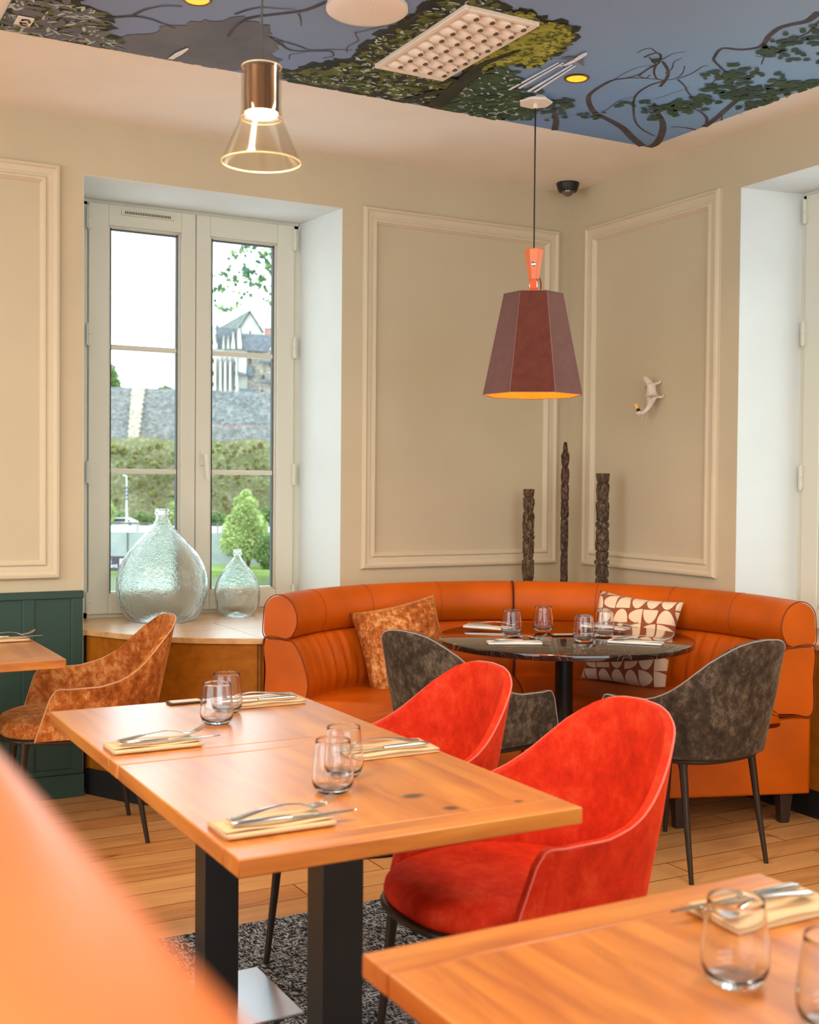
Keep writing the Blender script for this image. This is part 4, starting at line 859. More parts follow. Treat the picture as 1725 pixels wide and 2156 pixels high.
# ------------------------------------------------------------ carved totem poles
def totem(loc, segs, zt, r0, seed, label, tone):
    random.seed(seed); b = MB(); n = 20; rows = []
    for (z_, r_) in segs:
        row = []
        for i in range(n):
            th = 2*PI*i/n+PI/n; sq = 1/max(abs(math.cos(th)), abs(math.sin(th))); q = (.55+.45*sq**.8)
            rr = r_*q*(1+random.uniform(-.07, .07)); row.append((rr*math.cos(th), rr*math.sin(th), z_))
        rows.append(row)
    b.sweep(rows); m = mat('carved_dark_wood', tone[1], .8); t = NT(m); nz = t.noise(t.coord((1, 1, .5)), 70, 4, .7, 1)
    t.base(t.ramp(nz, [(.38, tone[0]), (.52, tone[1]), (.68, tone[2])])); t.bump(nz, .8, .006)
    o = b.build('carved_totem', m, None, smooth=25); o.location = loc; return tag(o, label, 'totem')
def seq(z0, zt, blocks, r):
    """blocks: (fraction height, radius scale bottom, radius scale top) stacked from the bottom"""
    out = []; tot = sum(x[0] for x in blocks); z_ = z0; h = (zt-z0)/tot
    for f, a, c in blocks:
        hh = f*h; n = max(2, int(hh/.018)); out.append((z_+.001, r*a*.8))
        for i in range(n+1): out.append((z_+hh*(.06+.88*i/n), r*(a+(c-a)*i/n)*(1+.06*math.sin(PI*i/n))))
        out.append((z_+hh-.001, r*c*.82)); z_ += hh
    return out
BR1 = ((46, 34, 24), (92, 70, 48), (150, 122, 84)); BR2 = ((40, 26, 20), (78, 50, 36), (140, 116, 96)); BR3 = ((44, 34, 26), (84, 66, 50), (140, 118, 90))
totem((-.362, -.165, .7255), seq(0, .63, [(18, 1, 1), (8, 1.05, .9), (17, 1, 1), (4, .8, .95), (12, 1, .97), (4, 1.02, 1.02), (19, .97, .97), (12, .8, 1.0), (7, .82, 1.05)], .0262), 0, 0, 3, 'short carved wooden totem pole behind the sofa, leftmost of the three', BR1)
totem((-.185, -.235, .7255), seq(0, .874, [(48, .95, .95), (28, 1, .98), (10, 1.05, 1.05), (4, .95, .95), (14, 1.05, 1.0), (13, 1.03, 1.05), (11, .8, 1.12), (2, 1.0, .75), (8, .68, .42)], .0172), 0, 0, 5, 'tall thin carved wooden totem pole in the room corner with a pointed top', BR2)
totem((-.158, -.515, .7255), seq(0, .712, [(14, 1.05, 1), (22, 1.02, 1), (12, .98, .92), (4, 1.08, 1.08), (8, .9, 1.0), (22, 1.02, .95), (6, 1, 1), (19, .9, .98), (17, .88, 1.0), (9, .85, 1.02)], .0285), 0, 0, 9, 'thick carved wooden totem pole behind the sofa, rightmost of the three', BR3)

# ------------------------------------------------------------ white animal wall lamp
LZ= {"body":[[-0.06,-0.696,1.904],[-0.06,-0.708,1.899],[-0.05,-0.725,1.881],[-0.05,-0.742,1.861],[-0.055,-0.754,1.834],[-0.055,-0.755,1.814],[-0.05,-0.743,1.791],[-0.055,-0.74,1.765],[-0.07,-0.735,1.742],[-0.08,-0.723,1.73],[-0.09,-0.711,1.723]],"arm":[[-0.05,-0.742,1.869],[-0.04,-0.746,1.866],[-0.025,-0.755,1.872],[-0.01,-0.759,1.877],[-0.008,-0.766,1.888]],"arm2":[[-0.05,-0.725,1.872],[-0.04,-0.693,1.867],[-0.01,-0.655,1.862],[-0.008,-0.638,1.866]],"leg":[[-0.05,-0.747,1.788],[-0.05,-0.759,1.792],[-0.04,-0.766,1.806],[-0.02,-0.772,1.806],[-0.008,-0.778,1.804],[-0.008,-0.787,1.817]],"leg2":[[-0.05,-0.737,1.786],[-0.03,-0.695,1.78],[-0.01,-0.659,1.777]],"ear":[[-0.06,-0.704,1.9],[-0.06,-0.714,1.906]],"cup":[[-0.09,-0.705,1.722],[-0.09,-0.7,1.732],[-0.09,-0.702,1.739],[-0.09,-0.694,1.748],[-0.09,-0.681,1.766],[-0.09,-0.677,1.773]],"cable":[[-0.09,-0.729,1.721],[-0.08,-0.722,1.703],[-0.06,-0.708,1.693],[-0.05,-0.704,1.69],[-0.04,-0.701,1.7],[-0.03,-0.69,1.718],[-0.03,-0.687,1.741]]}
M['resin'] = mat('white_resin', (222, 206, 190), .45)
r = empty_at('animal_wall_lamp', (0, 0, 0), 'small white climbing animal wall lamp holding a bare bulb', 'wall lamp')
def skin_chain(name, chains, mt, parent):
    vs = []; es = []; rad = []
    for ch_, rr in chains:
        b0 = len(vs)
        for i, p in enumerate(ch_):
            if i == 0 and vs:
                j = min(range(len(vs)), key=lambda k: (Vector(vs[k])-Vector(p)).length); prev = j; 
                if (Vector(vs[j])-Vector(p)).length < .02: continue
            vs.append(p); rad.append(rr[min(i, len(rr)-1)]); k = len(vs)-1
            if i or vs[:-1]: es.append((prev, k)) if k else None
            prev = k
    me = bpy.data.meshes.new(name); me.from_pydata(vs, es, []); me.materials.append(mt); o = bpy.data.objects.new(name, me); COL.objects.link(o); o.parent = parent
    o.modifiers.new('skin', 'SKIN'); o.modifiers['skin'].use_smooth_shade = True
    for i, d in enumerate(me.skin_vertices[0].data): d.radius = (rad[i], rad[i]); d.use_root = (i == 4)
    s_ = o.modifiers.new('sub', 'SUBSURF'); s_.levels = 2; s_.render_levels = 2; return o
skin_chain('body', [(LZ['body'], [.010, .018, .015, .021, .025, .024, .021, .015, .011, .009, .009]), (LZ['arm'], [.008, .008, .007, .006, .004]), (LZ['arm2'], [.008, .007, .006, .004]), (LZ['leg'], [.010, .010, .008, .007, .006, .004]), (LZ['leg2'], [.009, .007, .005]), (LZ['ear'], [.006, .003])], M['resin'], r)
cup = [Vector(p) for p in LZ['cup']]
b = MB(); b.tube([cup[0]-Vector((0, 0, .012)), cup[0], cup[1]], [.006, .020, .016], 16); b.build('holder', M['resin'], r, smooth=50)
b = MB(); b.tube([cup[1], cup[2], cup[3]], [.010, .010, .009], 16); b.build('socket', M['black'], r, smooth=50)
d = (cup[5]-cup[2]).normalized()
b = MB(); b.tube([cup[3]+d*x for x in (0, .008, .018, .03, .04, .046, .048)], [.007, .009, .0125, .013, .010, .005, .001], 20); b.build('bulb', M['bulbglass'], r, smooth=60)
b = MB(); b.tube([cup[3]+d*x for x in (.004, .018, .03)], [.003, .004, .002], 8); b.build('filament', mat('amber_filament', (220, 140, 50), .4, emit=(255, 170, 60), es=.8), r)
b = MB(); b.tube(catmull(LZ['cable'], 5), .0018, 6); b.build('cable', M['resin'], r, smooth=60)

# ------------------------------------------------------------ foreground bench back
r = empty_at('leather_bench', (0, 0, 0), 'blurred orange leather bench back filling the bottom left foreground', 'bench')
P = closed_profile([(-3.785, 1.24), (-3.787, 1.262), (-3.798, 1.272), (-3.86, 1.274), (-3.918, 1.262), (-3.93, 1.2), (-3.93, .9), (-3.86, .88), (-3.785, .9), (-3.783, 1.08)])
b = MB(); b.sweep([[(x, y, z_) for x, z_ in P] for y in [-5.9+i*.1 for i in range(27)]]); b.build('back_cushion', M['bench'], r, smooth=60)
b = MB(); b.box(-3.925, -3.79, -5.9, -3.3, .10, .90); b.build('back_panel', M['bench'], r, bevel=.01)
b = MB(); b.box(-3.80, -3.42, -5.9, -3.3, .34, .46); b.build('seat_cushion', M['bench'], r, bevel=.025, seg=4)
b = MB(); b.box(-3.80, -3.45, -5.88, -3.32, .06, .34); b.build('base', M['bench'], r, bevel=.01)
for y in (-5.8, -3.42):
    for x in (-3.83, -3.47): b = MB(); b.box(x-.02, x+.02, y-.02, y+.02, 0, .1); b.build('leg', M['sleg'], r, bevel=.002)

# ============================================================ outside, over the river
def O(l, d, z): return (CAM.x+R0.x*l+F0.x*d, CAM.y+R0.y*l+F0.y*d, z)      # l across, d away, metres
def Ob(b, l0, l1, d0, d1, z0, z1, mi=0):
    vs = [O(l, d, z) for z in (z0, z1) for d in (d0, d1) for l in (l0, l1)]
    return b.add(vs, [(0, 2, 3, 1), (4, 5, 7, 6), (0, 1, 5, 4), (2, 6, 7, 3), (0, 4, 6, 2), (1, 3, 7, 5)], mi)
def Op(b, pts, d0, d1, mi=0):
    """polygon of (l, z) extruded in depth"""
    n = len(pts); vs = [O(l, d0, z) for l, z in pts]+[O(l, d1, z) for l, z in pts]
    return b.add(vs, [tuple(range(n)), tuple(range(n, 2*n))[::-1]]+[(i, (i+1) % n, n+(i+1) % n, n+i) for i in range(n)], mi)
def nmat(name, stops, sc, scv=(1, 1, 1), rough=.9, bump=0, det=6):
    m = mat(name, stops[0][1], rough, spec=.15); t = NT(m); n = t.noise(t.coord(scv), sc, det, .65, .4); t.base(t.ramp(n, stops))
    if bump: t.bump(n, bump, .3)
    return m
M['stone'] = nmat('grey_rampart_stone', [(.3, (84, 88, 94)), (.5, (124, 126, 126)), (.68, (156, 156, 150))], 1.6, (1, 1, 1.6), bump=.4, det=12)
M['quoin'] = nmat('pale_quoin_stone', [(.35, (150, 136, 112)), (.6, (196, 188, 176))], 1.4, (1, 1, 3))
M['cliff'] = nmat('overgrown_cliff', [(.3, (84, 76, 64)), (.42, (118, 110, 88)), (.5, (98, 112, 66)), (.6, (152, 140, 116)), (.7, (116, 128, 74))], 1.7, (1, 1, 1.2), bump=.6, det=12)
M['grass'] = nmat('bank_grass', [(.3, (106, 130, 66)), (.7, (140, 158, 92))], .8)
M['concrete'] = nmat('pale_concrete_wall', [(.3, (140, 148, 150)), (.7, (164, 170, 170))], .4)
M['road'] = mat('grey_asphalt', (120, 122, 126), .8); M['water'] = mat('green_river_water', (88, 104, 66), .25)
M['white'] = mat('white_paint', (214, 216, 216), .5)
b = MB(); Ob(b, -80, 20, 153, 175, -5.2, -4.9); struct('river_road', b, M['road'], label='grey riverside road across the river', cat='road')
b = MB(); Ob(b, -80, 20, 148.6, 149.4, -9.2, -5.0); 
for l in range(-80, 20, 9): Ob(b, l, l+.12, 148.5, 148.6, -9.2, -5.05, 1)
struct('embankment_wall', b, [M['concrete'], M['gasket']], label='pale concrete river wall under the road', cat='wall')
b = MB(); Ob(b, -80, 20, 138, 148.6, -9.6, -8.9); struct('river_bank', b, M['grass'], label='strip of grass at the foot of the concrete river wall', cat='grass')
b = MB(); Ob(b, -90, 30, 60, 138, -9.9, -9.4); struct('river_water', b, M['water'], label='green river between the quay and the far bank', cat='river')
b = MB(); Ob(b, -40, 20, 14, 60, -4.6, -4.4); struct('quay_deck', b, M['concrete'], label='pale quay deck on the near side of the river', cat='quay')
r = empty('river_railing', (0, 0, 0), 0, 'white panelled railing along the top of the river wall', 'railing')
b = MB(); Ob(b, -80, 20, 149.5, 149.6, -5.0, -4.2); b.build('panel', M['white'], r); b = MB(); Ob(b, -80, 20, 149.5, 149.7, -4.05, -3.8); b.build('rail', nmat('dark_rail_paint', [(.4, (80, 88, 76)), (.6, (112, 116, 100))], 1), r)
for l in range(-79, 20, 5): b = MB(); Ob(b, l, l+.12, 149.4, 149.5, -5.0, -3.8); b.build('post', M['road'], r)
# rampart and cliff as displaced relief
random.seed(11)
from mathutils import noise as mn
def relief(name, l0, l1, z0, z1, d0, slope, amp, fr, mt, nx, nz, ztop=None, **k):
    b = MB(); rows = []
    for j in range(nz+1):
        row = []
        for i in range(nx+1):
            l = l0+(l1-l0)*i/nx; z = z0+(z1-z0)*j/nz
            if ztop: z = z0+(ztop(l)-z0)*j/nz
            row.append(O(l, d0+slope*(z-z0)+amp*mn.fractal(Vector((l*fr, z*fr, 3)), 1, 2, 5), z))
        rows.append(row)
    b.grid(rows); b.grid([rows[-1], [O(l0+(l1-l0)*i/nx, d0+slope*(z1-z0)+8, (ztop(l0+(l1-l0)*i/nx) if ztop else z1)) for i in range(nx+1)]])
    return struct(name, b, mt, smooth=60, **k)
relief('cliff', -80, 5, -5.2, 9, 166, .55, 2.2, .12, M['cliff'], 150, 34, lambda l: 7.6-.02*(l+45)+1.1*mn.fractal(Vector((l*.15, 0, 0)), 1, 2, 4), label='overgrown rock slope below the rampart', cat='cliff')
rw = relief('rampart', -82, 5, 5.0, 15.1, 176, .12, .35, .35, M['stone'], 160, 30, lambda l: 15.25-.028*(l+45)+.12*mn.fractal(Vector((l*.6, 5, 0)), 1, 2, 4), label='long grey stone rampart below the castle', cat='rampart')
b = MB(); rows = []
for j in range(30):
    z = 4.8+10.2*j/29; c = -40.0-.45*(1-j/29)*1.6; w2 = .85+.18*(j % 2)-.25*(1-j/29)
    rows.append([O(c-w2, 175.1+.12*(z-5), z), O(c+w2, 175.1+.12*(z-5), z), O(c+w2, 177+.12*(z-5), z), O(c-w2, 177+.12*(z-5), z)])
b.sweep(rows); tag(b.build('stone_pilaster', M['quoin']), 'pale vertical strip of quoin stones on the rampart', 'pilaster')

def leaves(name, blobs, size, n, mats, label, cat, kind=None, trunk=None, group=None, zs=1.0, seed=1, star=False):
    random.seed(seed); b = MB(); tot = sum(bl[3]**2 for bl in blobs)
    for (l, d, z, r_) in blobs:
        for _ in range(int(n*r_*r_/tot)):
            u, th = random.uniform(-1, 1), random.random()*2*PI; rr = r_*random.random()**.35; q = math.sqrt(1-u*u)
            p = Vector(O(l+rr*q*math.cos(th), d+rr*q*math.sin(th), z+rr*u*zs)); a = Vector((random.gauss(0, 1), random.gauss(0, 1), random.gauss(0, 1))).normalized(); c = a.orthogonal().normalized()
            s_ = size*random.uniform(.6, 1.3); mi = random.choices(range(len(mats)), [3, 2, 1][:len(mats)])[0]
            b.add([p-a*s_, p+c*s_*.55, p+a*s_, p-c*s_*.55], [(0, 1, 2, 3)], mi)
    if trunk is None: return tag(b.build(name, mats), label, cat, group, kind)
    root = empty(name, O(*trunk[0]), 0, label, cat, group)
    f = b.build('crown', mats); f.parent = root; f.matrix_parent_inverse = root.matrix_world.inverted() if False else Matrix.Translation(-Vector(O(*trunk[0])))
    t_ = MB()
    for P, r0, r1 in trunk[1]: t_.tube([O(*p) for p in P], [r0+(r1-r0)*i/(len(P)-1) for i in range(len(P))], 8)
    g = t_.build('trunk', M['bark'], smooth=50); g.parent = root; g.matrix_parent_inverse = Matrix.Translation(-Vector(O(*trunk[0])))
    return root
M['bark'] = mat('brown_bark', (92, 76, 60), .9)
M['lf1'] = mat('light_green_leaf', (150, 172, 96), .7); M['lf2'] = mat('yellow_green_leaf', (176, 190, 116), .7); M['lf3'] = mat('mid_green_leaf', (104, 142, 70), .7)
M['dk1'] = mat('dark_green_leaf', (70, 108, 52), .8); M['dk2'] = mat('olive_leaf', (104, 124, 58), .8); M['dk3'] = mat('dusty_green_leaf', (128, 138, 84), .8); M['rust'] = mat('rust_red_leaf', (142, 92, 60), .8)
k = 1/2523
def LQ(u, d): return (u-862.5)*k*d
def ZQ(v, d): return 1.38+(1014-v)*k*d
def blobs(L, d): return [(LQ(u, d+dd), d+dd, ZQ(v, d+dd), r_*k*d) for u, v, r_, dd in L]
# bank tree in front of the right sash
leaves('riverside_tree', blobs([(519, 1042, 13, 0), (508, 1058, 17, 1), (526, 1062, 18, -1), (512, 1085, 27, 0), (490, 1100, 18, 1), (548, 1108, 18, 0), (530, 1095, 26, 1), (498, 1120, 32, 0), (535, 1130, 34, 1), (490, 1145, 28, -1), (515, 1155, 30, 0)], 143), .15, 15000, [M['lf1'], M['lf2'], M['lf3']], 'light green tree on the river bank behind the small demijohn', 'tree',
       trunk=((LQ(522, 143), 143, -8.9), [([(LQ(522, 143), 143, -8.95), (LQ(522, 143), 143, -4), (LQ(519, 143), 143, 0)], .16, .08), ([(LQ(524, 143), 143, -8.95), (LQ(536, 143), 143, -5), (LQ(540, 143), 143, -2)], .12, .05)]), seed=2)
leaves('riverside_bush', blobs([(555, 1165, 22, 0), (565, 1140, 20, 0), (573, 1180, 18, 0), (560, 1185, 14, 0)], 141), .2, 2600, [M['dk1'], M['lf3'], M['dk2']], 'darker green bush right of the light green riverside tree', 'bush', seed=3)
leaves('roadside_tree', blobs([(232, 1075, 12, 0), (226, 1095, 14, 0), (222, 1060, 12, 0)], 154), .2, 1500, [M['lf1'], M['lf2'], M['lf3']], 'light green roadside tree at the left edge of the window view', 'tree', trunk=((LQ(226, 154), 154, -5), [([(LQ(226, 154), 154, -5), (LQ(226, 154), 154, -1)], .12, .06)]), seed=5)
leaves('roadside_tree', blobs([(366, 1066, 9, 0), (365, 1085, 13, 0), (372, 1095, 14, 0), (360, 1105, 10, 0)], 154), .2, 1700, [M['lf1'], M['lf2'], M['lf3']], 'light green roadside tree to the right of the large demijohn neck', 'tree', trunk=((LQ(366, 154), 154, -5), [([(LQ(366, 154), 154, -5), (LQ(366, 154), 154, -1)], .12, .06)]), seed=6)
leaves('roadside_hedge', blobs([(u, 1098+6*math.sin(u), 13, 5) for u in range(245, 350, 11)]+[(u, 1095+5*math.sin(u), 15, 5) for u in range(438, 470, 9)]+[(u, 1085, 20, 5) for u in range(560, 600, 12)], 158), .2, 5200, [M['dk1'], M['lf3'], M['dk2']], 'green hedge growing along the foot of the cliff', 'hedge', 'stuff', seed=7)
leaves('verge_grass', blobs([(u, 1114, 4, 0) for u in range(225, 600, 6)], 151), .1, 3800, [M['lf1'], M['lf3']], 'light grass verge along the road', 'grass', 'stuff', seed=8, zs=.7)
leaves('cliff_shrub_growth', blobs([(random.uniform(222, 395), random.uniform(938, 1075), random.uniform(2.5, 6.5), random.uniform(3, 9)) for _ in range(150)]+[(random.uniform(436, 592), random.uniform(935, 1075), random.uniform(2.5, 6.5), random.uniform(3, 9)) for _ in range(140)]+[(330, 940, 8, 9), (238, 948, 12, 9), (262, 955, 12, 9), (548, 935, 7, 9)], 162), .2, 16000, [M['dk2'], M['dk3'], M['rust']], 'patchy green and rusty shrubs covering the cliff', 'shrubs', 'stuff', seed=9)
leaves('rampart_tree', blobs([(222, 785, 22, 0), (232, 800, 20, 0), (240, 815, 16, 0), (218, 812, 24, 0), (228, 825, 12, 0)], 184), .26, 3600, [M['dk1'], M['lf3'], M['rust']], 'dark green tree on the rampart top at the left edge of the glass', 'tree', trunk=((LQ(225, 184), 184, 14.6), [([(LQ(225, 184), 184, 14.5), (LQ(225, 184), 184, 17)], .2, .1)]), seed=10)
leaves('rampart_bush', blobs([(348, 822, 9, 0), (358, 824, 8, 0), (338, 824, 7, 0)], 184), .22, 900, [M['dk1'], M['lf3']], 'small round bush on the rampart top', 'bush', seed=12)

# castle
s = 200/2523/5.672
def q(x, y): return ((420+x/5.672-862.5)*200/2523, 1.38+(1014-480-y/5.672)*200/2523)
M['cwall'] = nmat('pale_castle_limestone', [(.3, (176, 172, 158)), (.7, (202, 200, 190))], .7, (1, 1, .5))
M['rubble'] = nmat('rubble_castle_stone', [(.35, (120, 112, 100)), (.55, (166, 158, 146)), (.7, (196, 190, 182))], 2.2, (1, 1, 1.4), bump=.4)
M['cbright'] = mat('bright_limestone', (206, 206, 200), .8); M['slate'] = nmat('blue_slate_roof', [(.35, (92, 97, 104)), (.65, (120, 125, 132))], 1.6); M['oldroof'] = nmat('weathered_slate_roof', [(.35, (70, 80, 80)), (.65, (120, 126, 116))], .9)
M['brick'] = mat('pink_brick', (176, 128, 116), .8); M['darkwin'] = mat('dark_window_opening', (52, 54, 58), .5)
cs = empty('castle', (0, 0, 0), 0, 'pale stone castle with blue slate roofs above the rampart', 'castle')
def part(nm, mt, pts, d0, d1, par=None, **k): b = MB(); Op(b, [q(*p) for p in pts], d0, d1); return b.build(nm, mt, par or cs, **k)
gw = part('gable_wall', M['cwall'], [(385, 1195), (540, 945), (700, 1210), (700, 1330), (385, 1330)], 206, 207)
part('window', M['darkwin'], [(532, 1180), (546, 1180), (546, 1230), (532, 1230)], 205.9, 206, gw)
b = MB(); P0, P1, P2_ = q(540, 935), q(375, 1200), q(712, 1205)
b.add([O(*[P0[0], 205.5, P0[1]]), O(P1[0], 205.5, P1[1]), O(P1[0]-9.2, 232, P1[1]+.4), O(P0[0]-9.4, 232, P0[1]+.4), O(P2_[0], 205.5, P2_[1]), O(P2_[0]-9.2, 232, P2_[1])], [(0, 1, 2, 3), (0, 3, 5, 4)])
rf = b.build('main_roof', M['oldroof'], cs, solid=.25)
b = MB(); x, z = q(540, 935); b.tube([O(x, 205.6, z-.2), O(x, 205.6, z+1.5)], [.14, .03], 6); b.tube([O(x-.3, 205.6, z+.9), O(x+.3, 205.6, z+.9)], .06, 6); b.build('finial', M['slate'], cs)
b = MB(); x, z = q(172, 1130); b.tube([O(x, 203, z-.8), O(x, 203, z), O(x, 203, z+.9)], [.55, .12, .03], 8); b.tube([O(x-.22, 203, z+.5), O(x+.22, 203, z+.5)], .05, 6); b.build('finial', M['slate'], cs)
part('chimney', M['brick'], [(702, 1140), (820, 1140), (820, 1290), (702, 1290)], 207, 209); part('chimney_cap', M['oldroof'], [(696, 1132), (826, 1132), (826, 1145), (696, 1145)], 206.9, 209.1)
part('roof', M['oldroof'], [(765, 1275), (930, 1190), (1010, 1150), (1010, 1300), (765, 1300)], 208, 214)
part('roof', M['slate'], [(172, 1188), (465, 1205), (500, 1452), (205, 1452)], 200.5, 203)
part('roof', M['slate'], [(478, 1266), (866, 1282), (800, 1450), (505, 1450)], 200, 203)
part('wall', M['cwall'], [(60, 1440), (560, 1440), (560, 2010), (60, 2010)], 200.6, 206)
part('wall', M['rubble'], [(500, 1455), (1010, 1440), (1010, 2010), (500, 2010)], 200.9, 206)
part('gable', M['cwall'], [(60, 1400), (105, 1250), (160, 1175), (205, 1450), (60, 1450)], 199.4, 200.4); part('gable', M['cwall'], [(452, 1452), (452, 1260), (466, 1205), (482, 1260), (500, 1380), (500, 1452)], 199.2, 200)
for x in (286, 342): part('dormer_gable', M['cwall'], [(x-16, 1452), (x, 1290), (x+14, 1452)], 199.3, 200.3); part('dormer_roof', M['slate'], [(x+10, 1335), (x+46, 1335), (x+36, 1452), (x+18, 1452)], 199.6, 200.3)
part('dormer_gable', M['cwall'], [(375, 1452), (400, 1245), (428, 1452)], 199.2, 200.2); part('dormer_roof', M['slate'], [(408, 1290), (450, 1290), (436, 1435), (428, 1435)], 199.5, 200.2)
for x in (186, 250, 306, 366, 440): part('buttress', M['cbright'], [(x, 1560), (x+16, 1560), (x+18, 2000), (x-2, 2000)], 198.6, 200.6)
for i, x in enumerate((252, 306, 368)): part('buttress_cap', M['slate'], [(x, 1615), (x+14, 1595), (x+56, 1520), (x+40, 1520)], 198.3, 198.6)
part('turret', M['cbright'], [(470, 1545), (556, 1545), (556, 1745), (470, 1740)], 198.8, 200.9); part('turret_roof', M['slate'], [(440, 1560), (470, 1535), (556, 1540), (556, 1555)], 198.6, 200.9)
part('turret_skirt', M['slate'], [(472, 1725), (560, 1745), (570, 1765), (480, 1765)], 198.5, 200.9)
for P in ([(560, 1660), (622, 1655), (640, 1770), (570, 1765)], [(478, 1918), (640, 1925), (655, 1965), (490, 1960)], [(696, 1560), (868, 1565), (880, 1605), (708, 1600)], [(712, 1806), (885, 1810), (888, 1845), (718, 1840)], [(525, 1440), (800, 1450), (795, 1480), (530, 1465)]): part('lean_to_roof', M['slate'], P, 199.6, 200.9)
for (x, y) in ((155, 1380), (152, 1590), (152, 1740), (150, 1870), (598, 1580), (842, 1635), (750, 1775), (862, 1900), (740, 1955), (432, 1630), (432, 1750), (432, 1920)): part('window', M['darkwin'], [(x-6, y-22), (x+6, y-22), (x+6, y+22), (x-6, y+22)], 198.4 if x == 432 else 199.3, 200.95)

# street lamp with signals, cars, sign
r = empty('street_lamp', O(LQ(266.5, 152), 152, -5), 0, 'tall white street lamp pole with small round fittings on the far road', 'street lamp')
def rel(b): 
    c = r.location; b.v = [(x-c[0], y-c[1], z-c[2]) for x, y, z in b.v]; return b
b = MB(); x = LQ(266.5, 152); b.tube([O(x, 152, -5), O(x, 152, ZQ(1004, 152))], [.14, .07], 8); b.tube([O(x, 152, ZQ(1004, 152)), O(x-.5, 152, ZQ(1002, 152))], .06, 6); rel(b).build('pole', M['white'], r, smooth=50)
for i in range(4): b = MB(); z = ZQ(1028+8*i, 152); b.tube([O(x-.28, 151.9, z), O(x+.28, 151.9, z)], .13, 8); rel(b).build('fitting', M['slate'], r, smooth=50)
def car(l, d, label, mt):
    root = empty('car', O(l, d, -4.9), math.pi-YAW+math.pi, label, 'car', 'cars on the far road')
    body = [(-2.1, .35), (-2.12, .75), (-1.5, .95), (-.85, 1.45), (.9, 1.5), (1.75, 1.1), (2.1, .95), (2.12, .35)]
    b = MB(); b.sweep([[(x, y, z) for x, z in body] for y in (-.85, -.8, .8, .85)]); b.build('body', mt, root, bevel=.05)
    b = MB(); gl = [(-1.3, .98), (-.8, 1.38), (.8, 1.42), (1.45, 1.02)]
    for y in (-.87, .87): b.sweep([[(x, y-.01, z) for x, z in gl], [(x, y+.01, z) for x, z in gl]])
    b.build('window', M['darkwin'], root)
    for x in (-1.3, 1.3): b = MB(); b.tube([(x, -.88, .32), (x, .88, .32)], .32, 18); b.build('wheel', M['black'], root, smooth=40)
    b = MB(); b.box(1.98, 2.13, -.88, -.6, .8, 1.02); b.box(1.98, 2.13, .6, .88, .8, 1.02); b.build('tail_light', mat('red_tail_light', (190, 40, 30), .4), root)
    return root
car(LQ(256, 156), 156, 'white car on the far road left of the large demijohn', M['white'])
car(LQ(352, 156), 156, 'pale blue car partly hidden behind the large demijohn neck', mat('pale_blue_car_paint', (150, 170, 200), .3, coat=.5))
SL = LQ(250, 30)
r = empty('restaurant_sign', O(SL-.35, 30, ZQ(1240, 30)), 0, 'dark restaurant sign on a white post beyond the bottom left window pane', 'sign')
b = MB(); Ob(b, SL-1.1, SL+.20, 30, 30.05, ZQ(1204, 30), ZQ(1173, 30)); rel(b).build('panel', mat('dark_plum_sign_panel', (48, 42, 54), .5), r)
b = MB(); Ob(b, SL+.035, SL+.105, 29.97, 30, ZQ(1199, 30), ZQ(1178, 30)); rel(b).build('stripe', M['white'], r)
b = MB(); Ob(b, SL-.31, SL-.25, 29.99, 30.04, -4.4, ZQ(1204, 30)); Ob(b, SL-.9, SL-.84, 29.99, 30.04, -4.4, ZQ(1204, 30)); rel(b).build('post', M['white'], r)
c = r.location; ox = Vector(O(SL-.36, 29.985, ZQ(1193, 30)))
Mx = Matrix(((R0.x, 0, -F0.x, ox.x-c[0]), (R0.y, 0, -F0.y, ox.y-c[1]), (0, 1, 0, ox.z-c[2]), (0, 0, 0, 1)))
text_mesh('lettering', 'restaurant', .165, Mx, M['white'], r, .002)
ox = Vector(O(SL-.195, 29.985, ZQ(1184, 30))); Mx = Matrix(((R0.x, 0, -F0.x, ox.x-c[0]), (R0.y, 0, -F0.y, ox.y-c[1]), (0, 1, 0, ox.z-c[2]), (0, 0, 0, 1)))
text_mesh('lettering', 'é', .12, Mx, M['white'], r, .002)
b = MB(); pk = mat('pink_sign_mark', (196, 120, 190), .5)
Ob(b, SL-.27, SL-.17, 29.98, 30, ZQ(1178.6, 30), ZQ(1177.6, 30)); Ob(b, SL-.27, SL-.17, 29.98, 30, ZQ(1189.6, 30), ZQ(1188.8, 30))
x, z = SL-.235, ZQ(1201, 30); b.tube([O(x+.035*math.cos(a), 29.985, z+.025*math.sin(a)) for a in [i*PI/3 for i in range(6)]], .006, 5, closed=True); rel(b).build('mark', pk, r)

# plane-tree branch hanging into the view
random.seed(21); DB = 26.
def qb(x, y): return ((420+x/5.672-862.5)*DB/2523, 1.38+(1014-480-y/5.672)*DB/2523)
r = empty('plane_tree', (0, 0, 0), 0, 'plane tree with leafy branches hanging in at the top of the right window sash', 'tree branch')
b = MB()
TW = [[(1150, 100), (960, 200), (800, 300), (640, 380), (560, 420), (520, 500), (500, 640), (510, 740), (500, 850)], [(1100, 180), (900, 170), (740, 180), (560, 190), (430, 150), (300, 150), (240, 140)], [(960, 350), (800, 420), (700, 480), (560, 540), (440, 600), (330, 600), (210, 590)], [(440, 620), (400, 720), (300, 740), (200, 760)], [(740, 500), (740, 620), (720, 700)], [(1050, 420), (900, 520), (890, 680), (870, 760), (890, 880), (890, 1010)], [(560, 230), (480, 300), (420, 370), (330, 390)], [(500, 860), (460, 920), (370, 960)], [(210, 870), (220, 940), (270, 980)], [(600, 540), (600, 660), (570, 790)]]
for P in TW: b.tube([O(qb(*p)[0], DB+random.uniform(-.25, .25), qb(*p)[1]) for p in P], .008, 5)
b.build('twig', M['bark'], r)
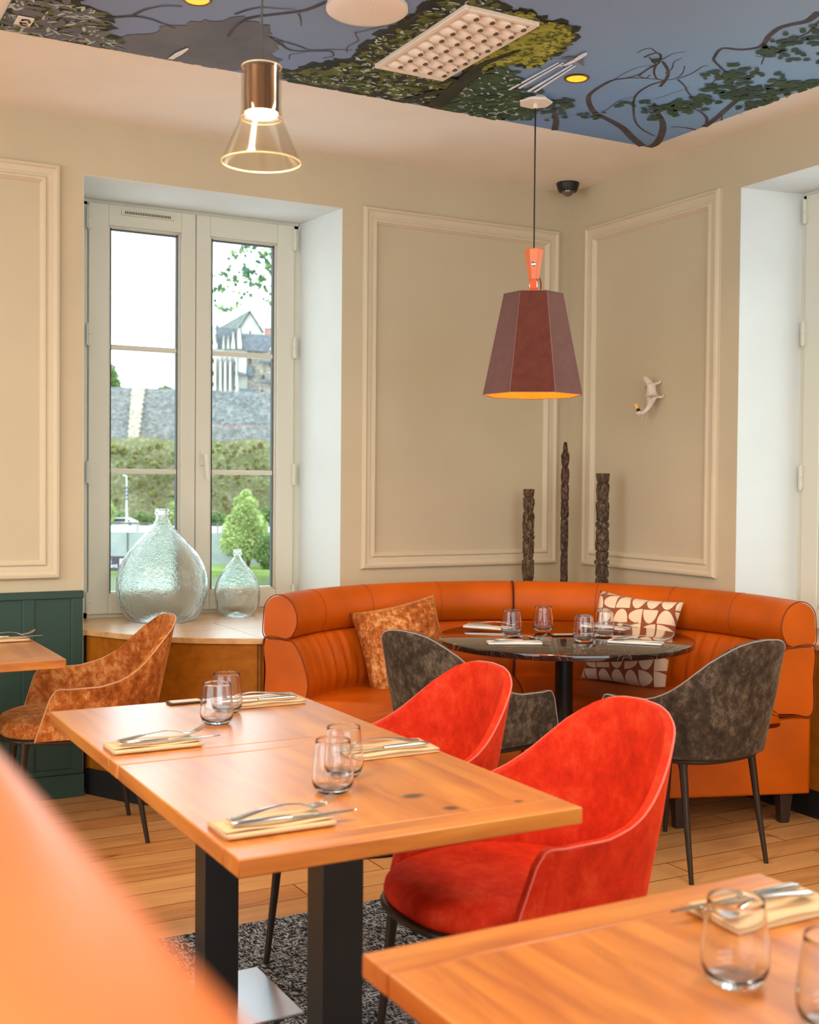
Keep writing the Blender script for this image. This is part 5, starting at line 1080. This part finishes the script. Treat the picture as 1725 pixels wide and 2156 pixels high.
b = MB(); b.tube([O(.4, DB+.6, -4.4), O(.3, DB+.5, -1), O(.1, DB+.3, 3), O(-.2, DB, 5.4), O(-.3, DB, 8)], [.30, .26, .22, .17, .1], 14); b.tube([O(-.15, DB, 5.2), O(-1.5, DB, 6.2), O(qb(1150, 100)[0], DB, qb(1150, 100)[1])], [.12, .06, .015], 10)
for P in ((1100, 180), (960, 350), (1050, 420)): b.tube([O(-.1, DB, 4.2), O(-1.2, DB, 5.1), O(qb(*P)[0], DB, qb(*P)[1])], [.06, .035, .01], 8)
b.build('trunk', M['bark'], r, smooth=50)
C_ = [(250, 140, 1), (370, 170, 2), (440, 130, 2), (480, 160, 1), (540, 240, 4), (480, 280, 3), (500, 330, 3), (420, 350, 3), (430, 370, 2), (640, 260, 2), (580, 290, 2), (350, 390, 1), (700, 320, 3), (740, 250, 2), (760, 180, 5), (850, 330, 6), (880, 230, 6), (900, 300, 6), (760, 320, 3), (680, 420, 3), (540, 480, 3), (560, 540, 5), (620, 530, 4), (350, 510, 3), (480, 500, 2), (270, 570, 4), (210, 590, 2), (320, 600, 4), (380, 580, 1), (400, 640, 4), (540, 600, 4), (740, 600, 4), (700, 620, 3), (800, 430, 6), (800, 470, 5), (880, 520, 5), (870, 560, 5), (600, 650, 4), (520, 660, 1), (240, 740, 4), (200, 760, 2), (290, 735, 2), (375, 735, 1), (720, 700, 4), (650, 710, 1), (780, 750, 2), (560, 785, 2), (510, 800, 1), (500, 850, 1), (880, 640, 3), (885, 690, 3), (870, 730, 2), (860, 800, 2), (890, 790, 2), (775, 850, 2), (850, 910, 4), (880, 930, 3), (195, 880, 1), (200, 930, 1), (235, 970, 2), (280, 975, 2), (310, 940, 1), (370, 975, 1), (400, 965, 1), (460, 910, 2), (980, 250, 9), (980, 400, 9), (980, 560, 8), (1000, 700, 6), (980, 850, 4)]
b = MB()
for x, y, n in C_:
    for _ in range(n*2):
        l, z = qb(x+random.gauss(0, 17), y+random.gauss(0, 17)); p = Vector(O(l, DB+random.uniform(-.3, .3), z)); R_ = random.uniform(.045, .085)
        nrm = (Vector((-F0.x, -F0.y, 0))+Vector([random.gauss(0, .55) for _ in range(3)])).normalized(); a = nrm.orthogonal().normalized(); c = nrm.cross(a); off = random.random()*6.3
        vs = [p+(a*math.cos(off+PI*i/5)+c*math.sin(off+PI*i/5))*R_*(1 if i % 2 == 0 else .42) for i in range(10)]
        b.add(vs, [tuple(range(10))], random.choices((0, 1, 2), (3, 2, 2))[0])
b.build('leaves', [mat('plane_leaf_dark', (52, 84, 56), .7), mat('plane_leaf_green', (80, 112, 58), .7), mat('plane_leaf_light', (112, 140, 70), .7)], r)
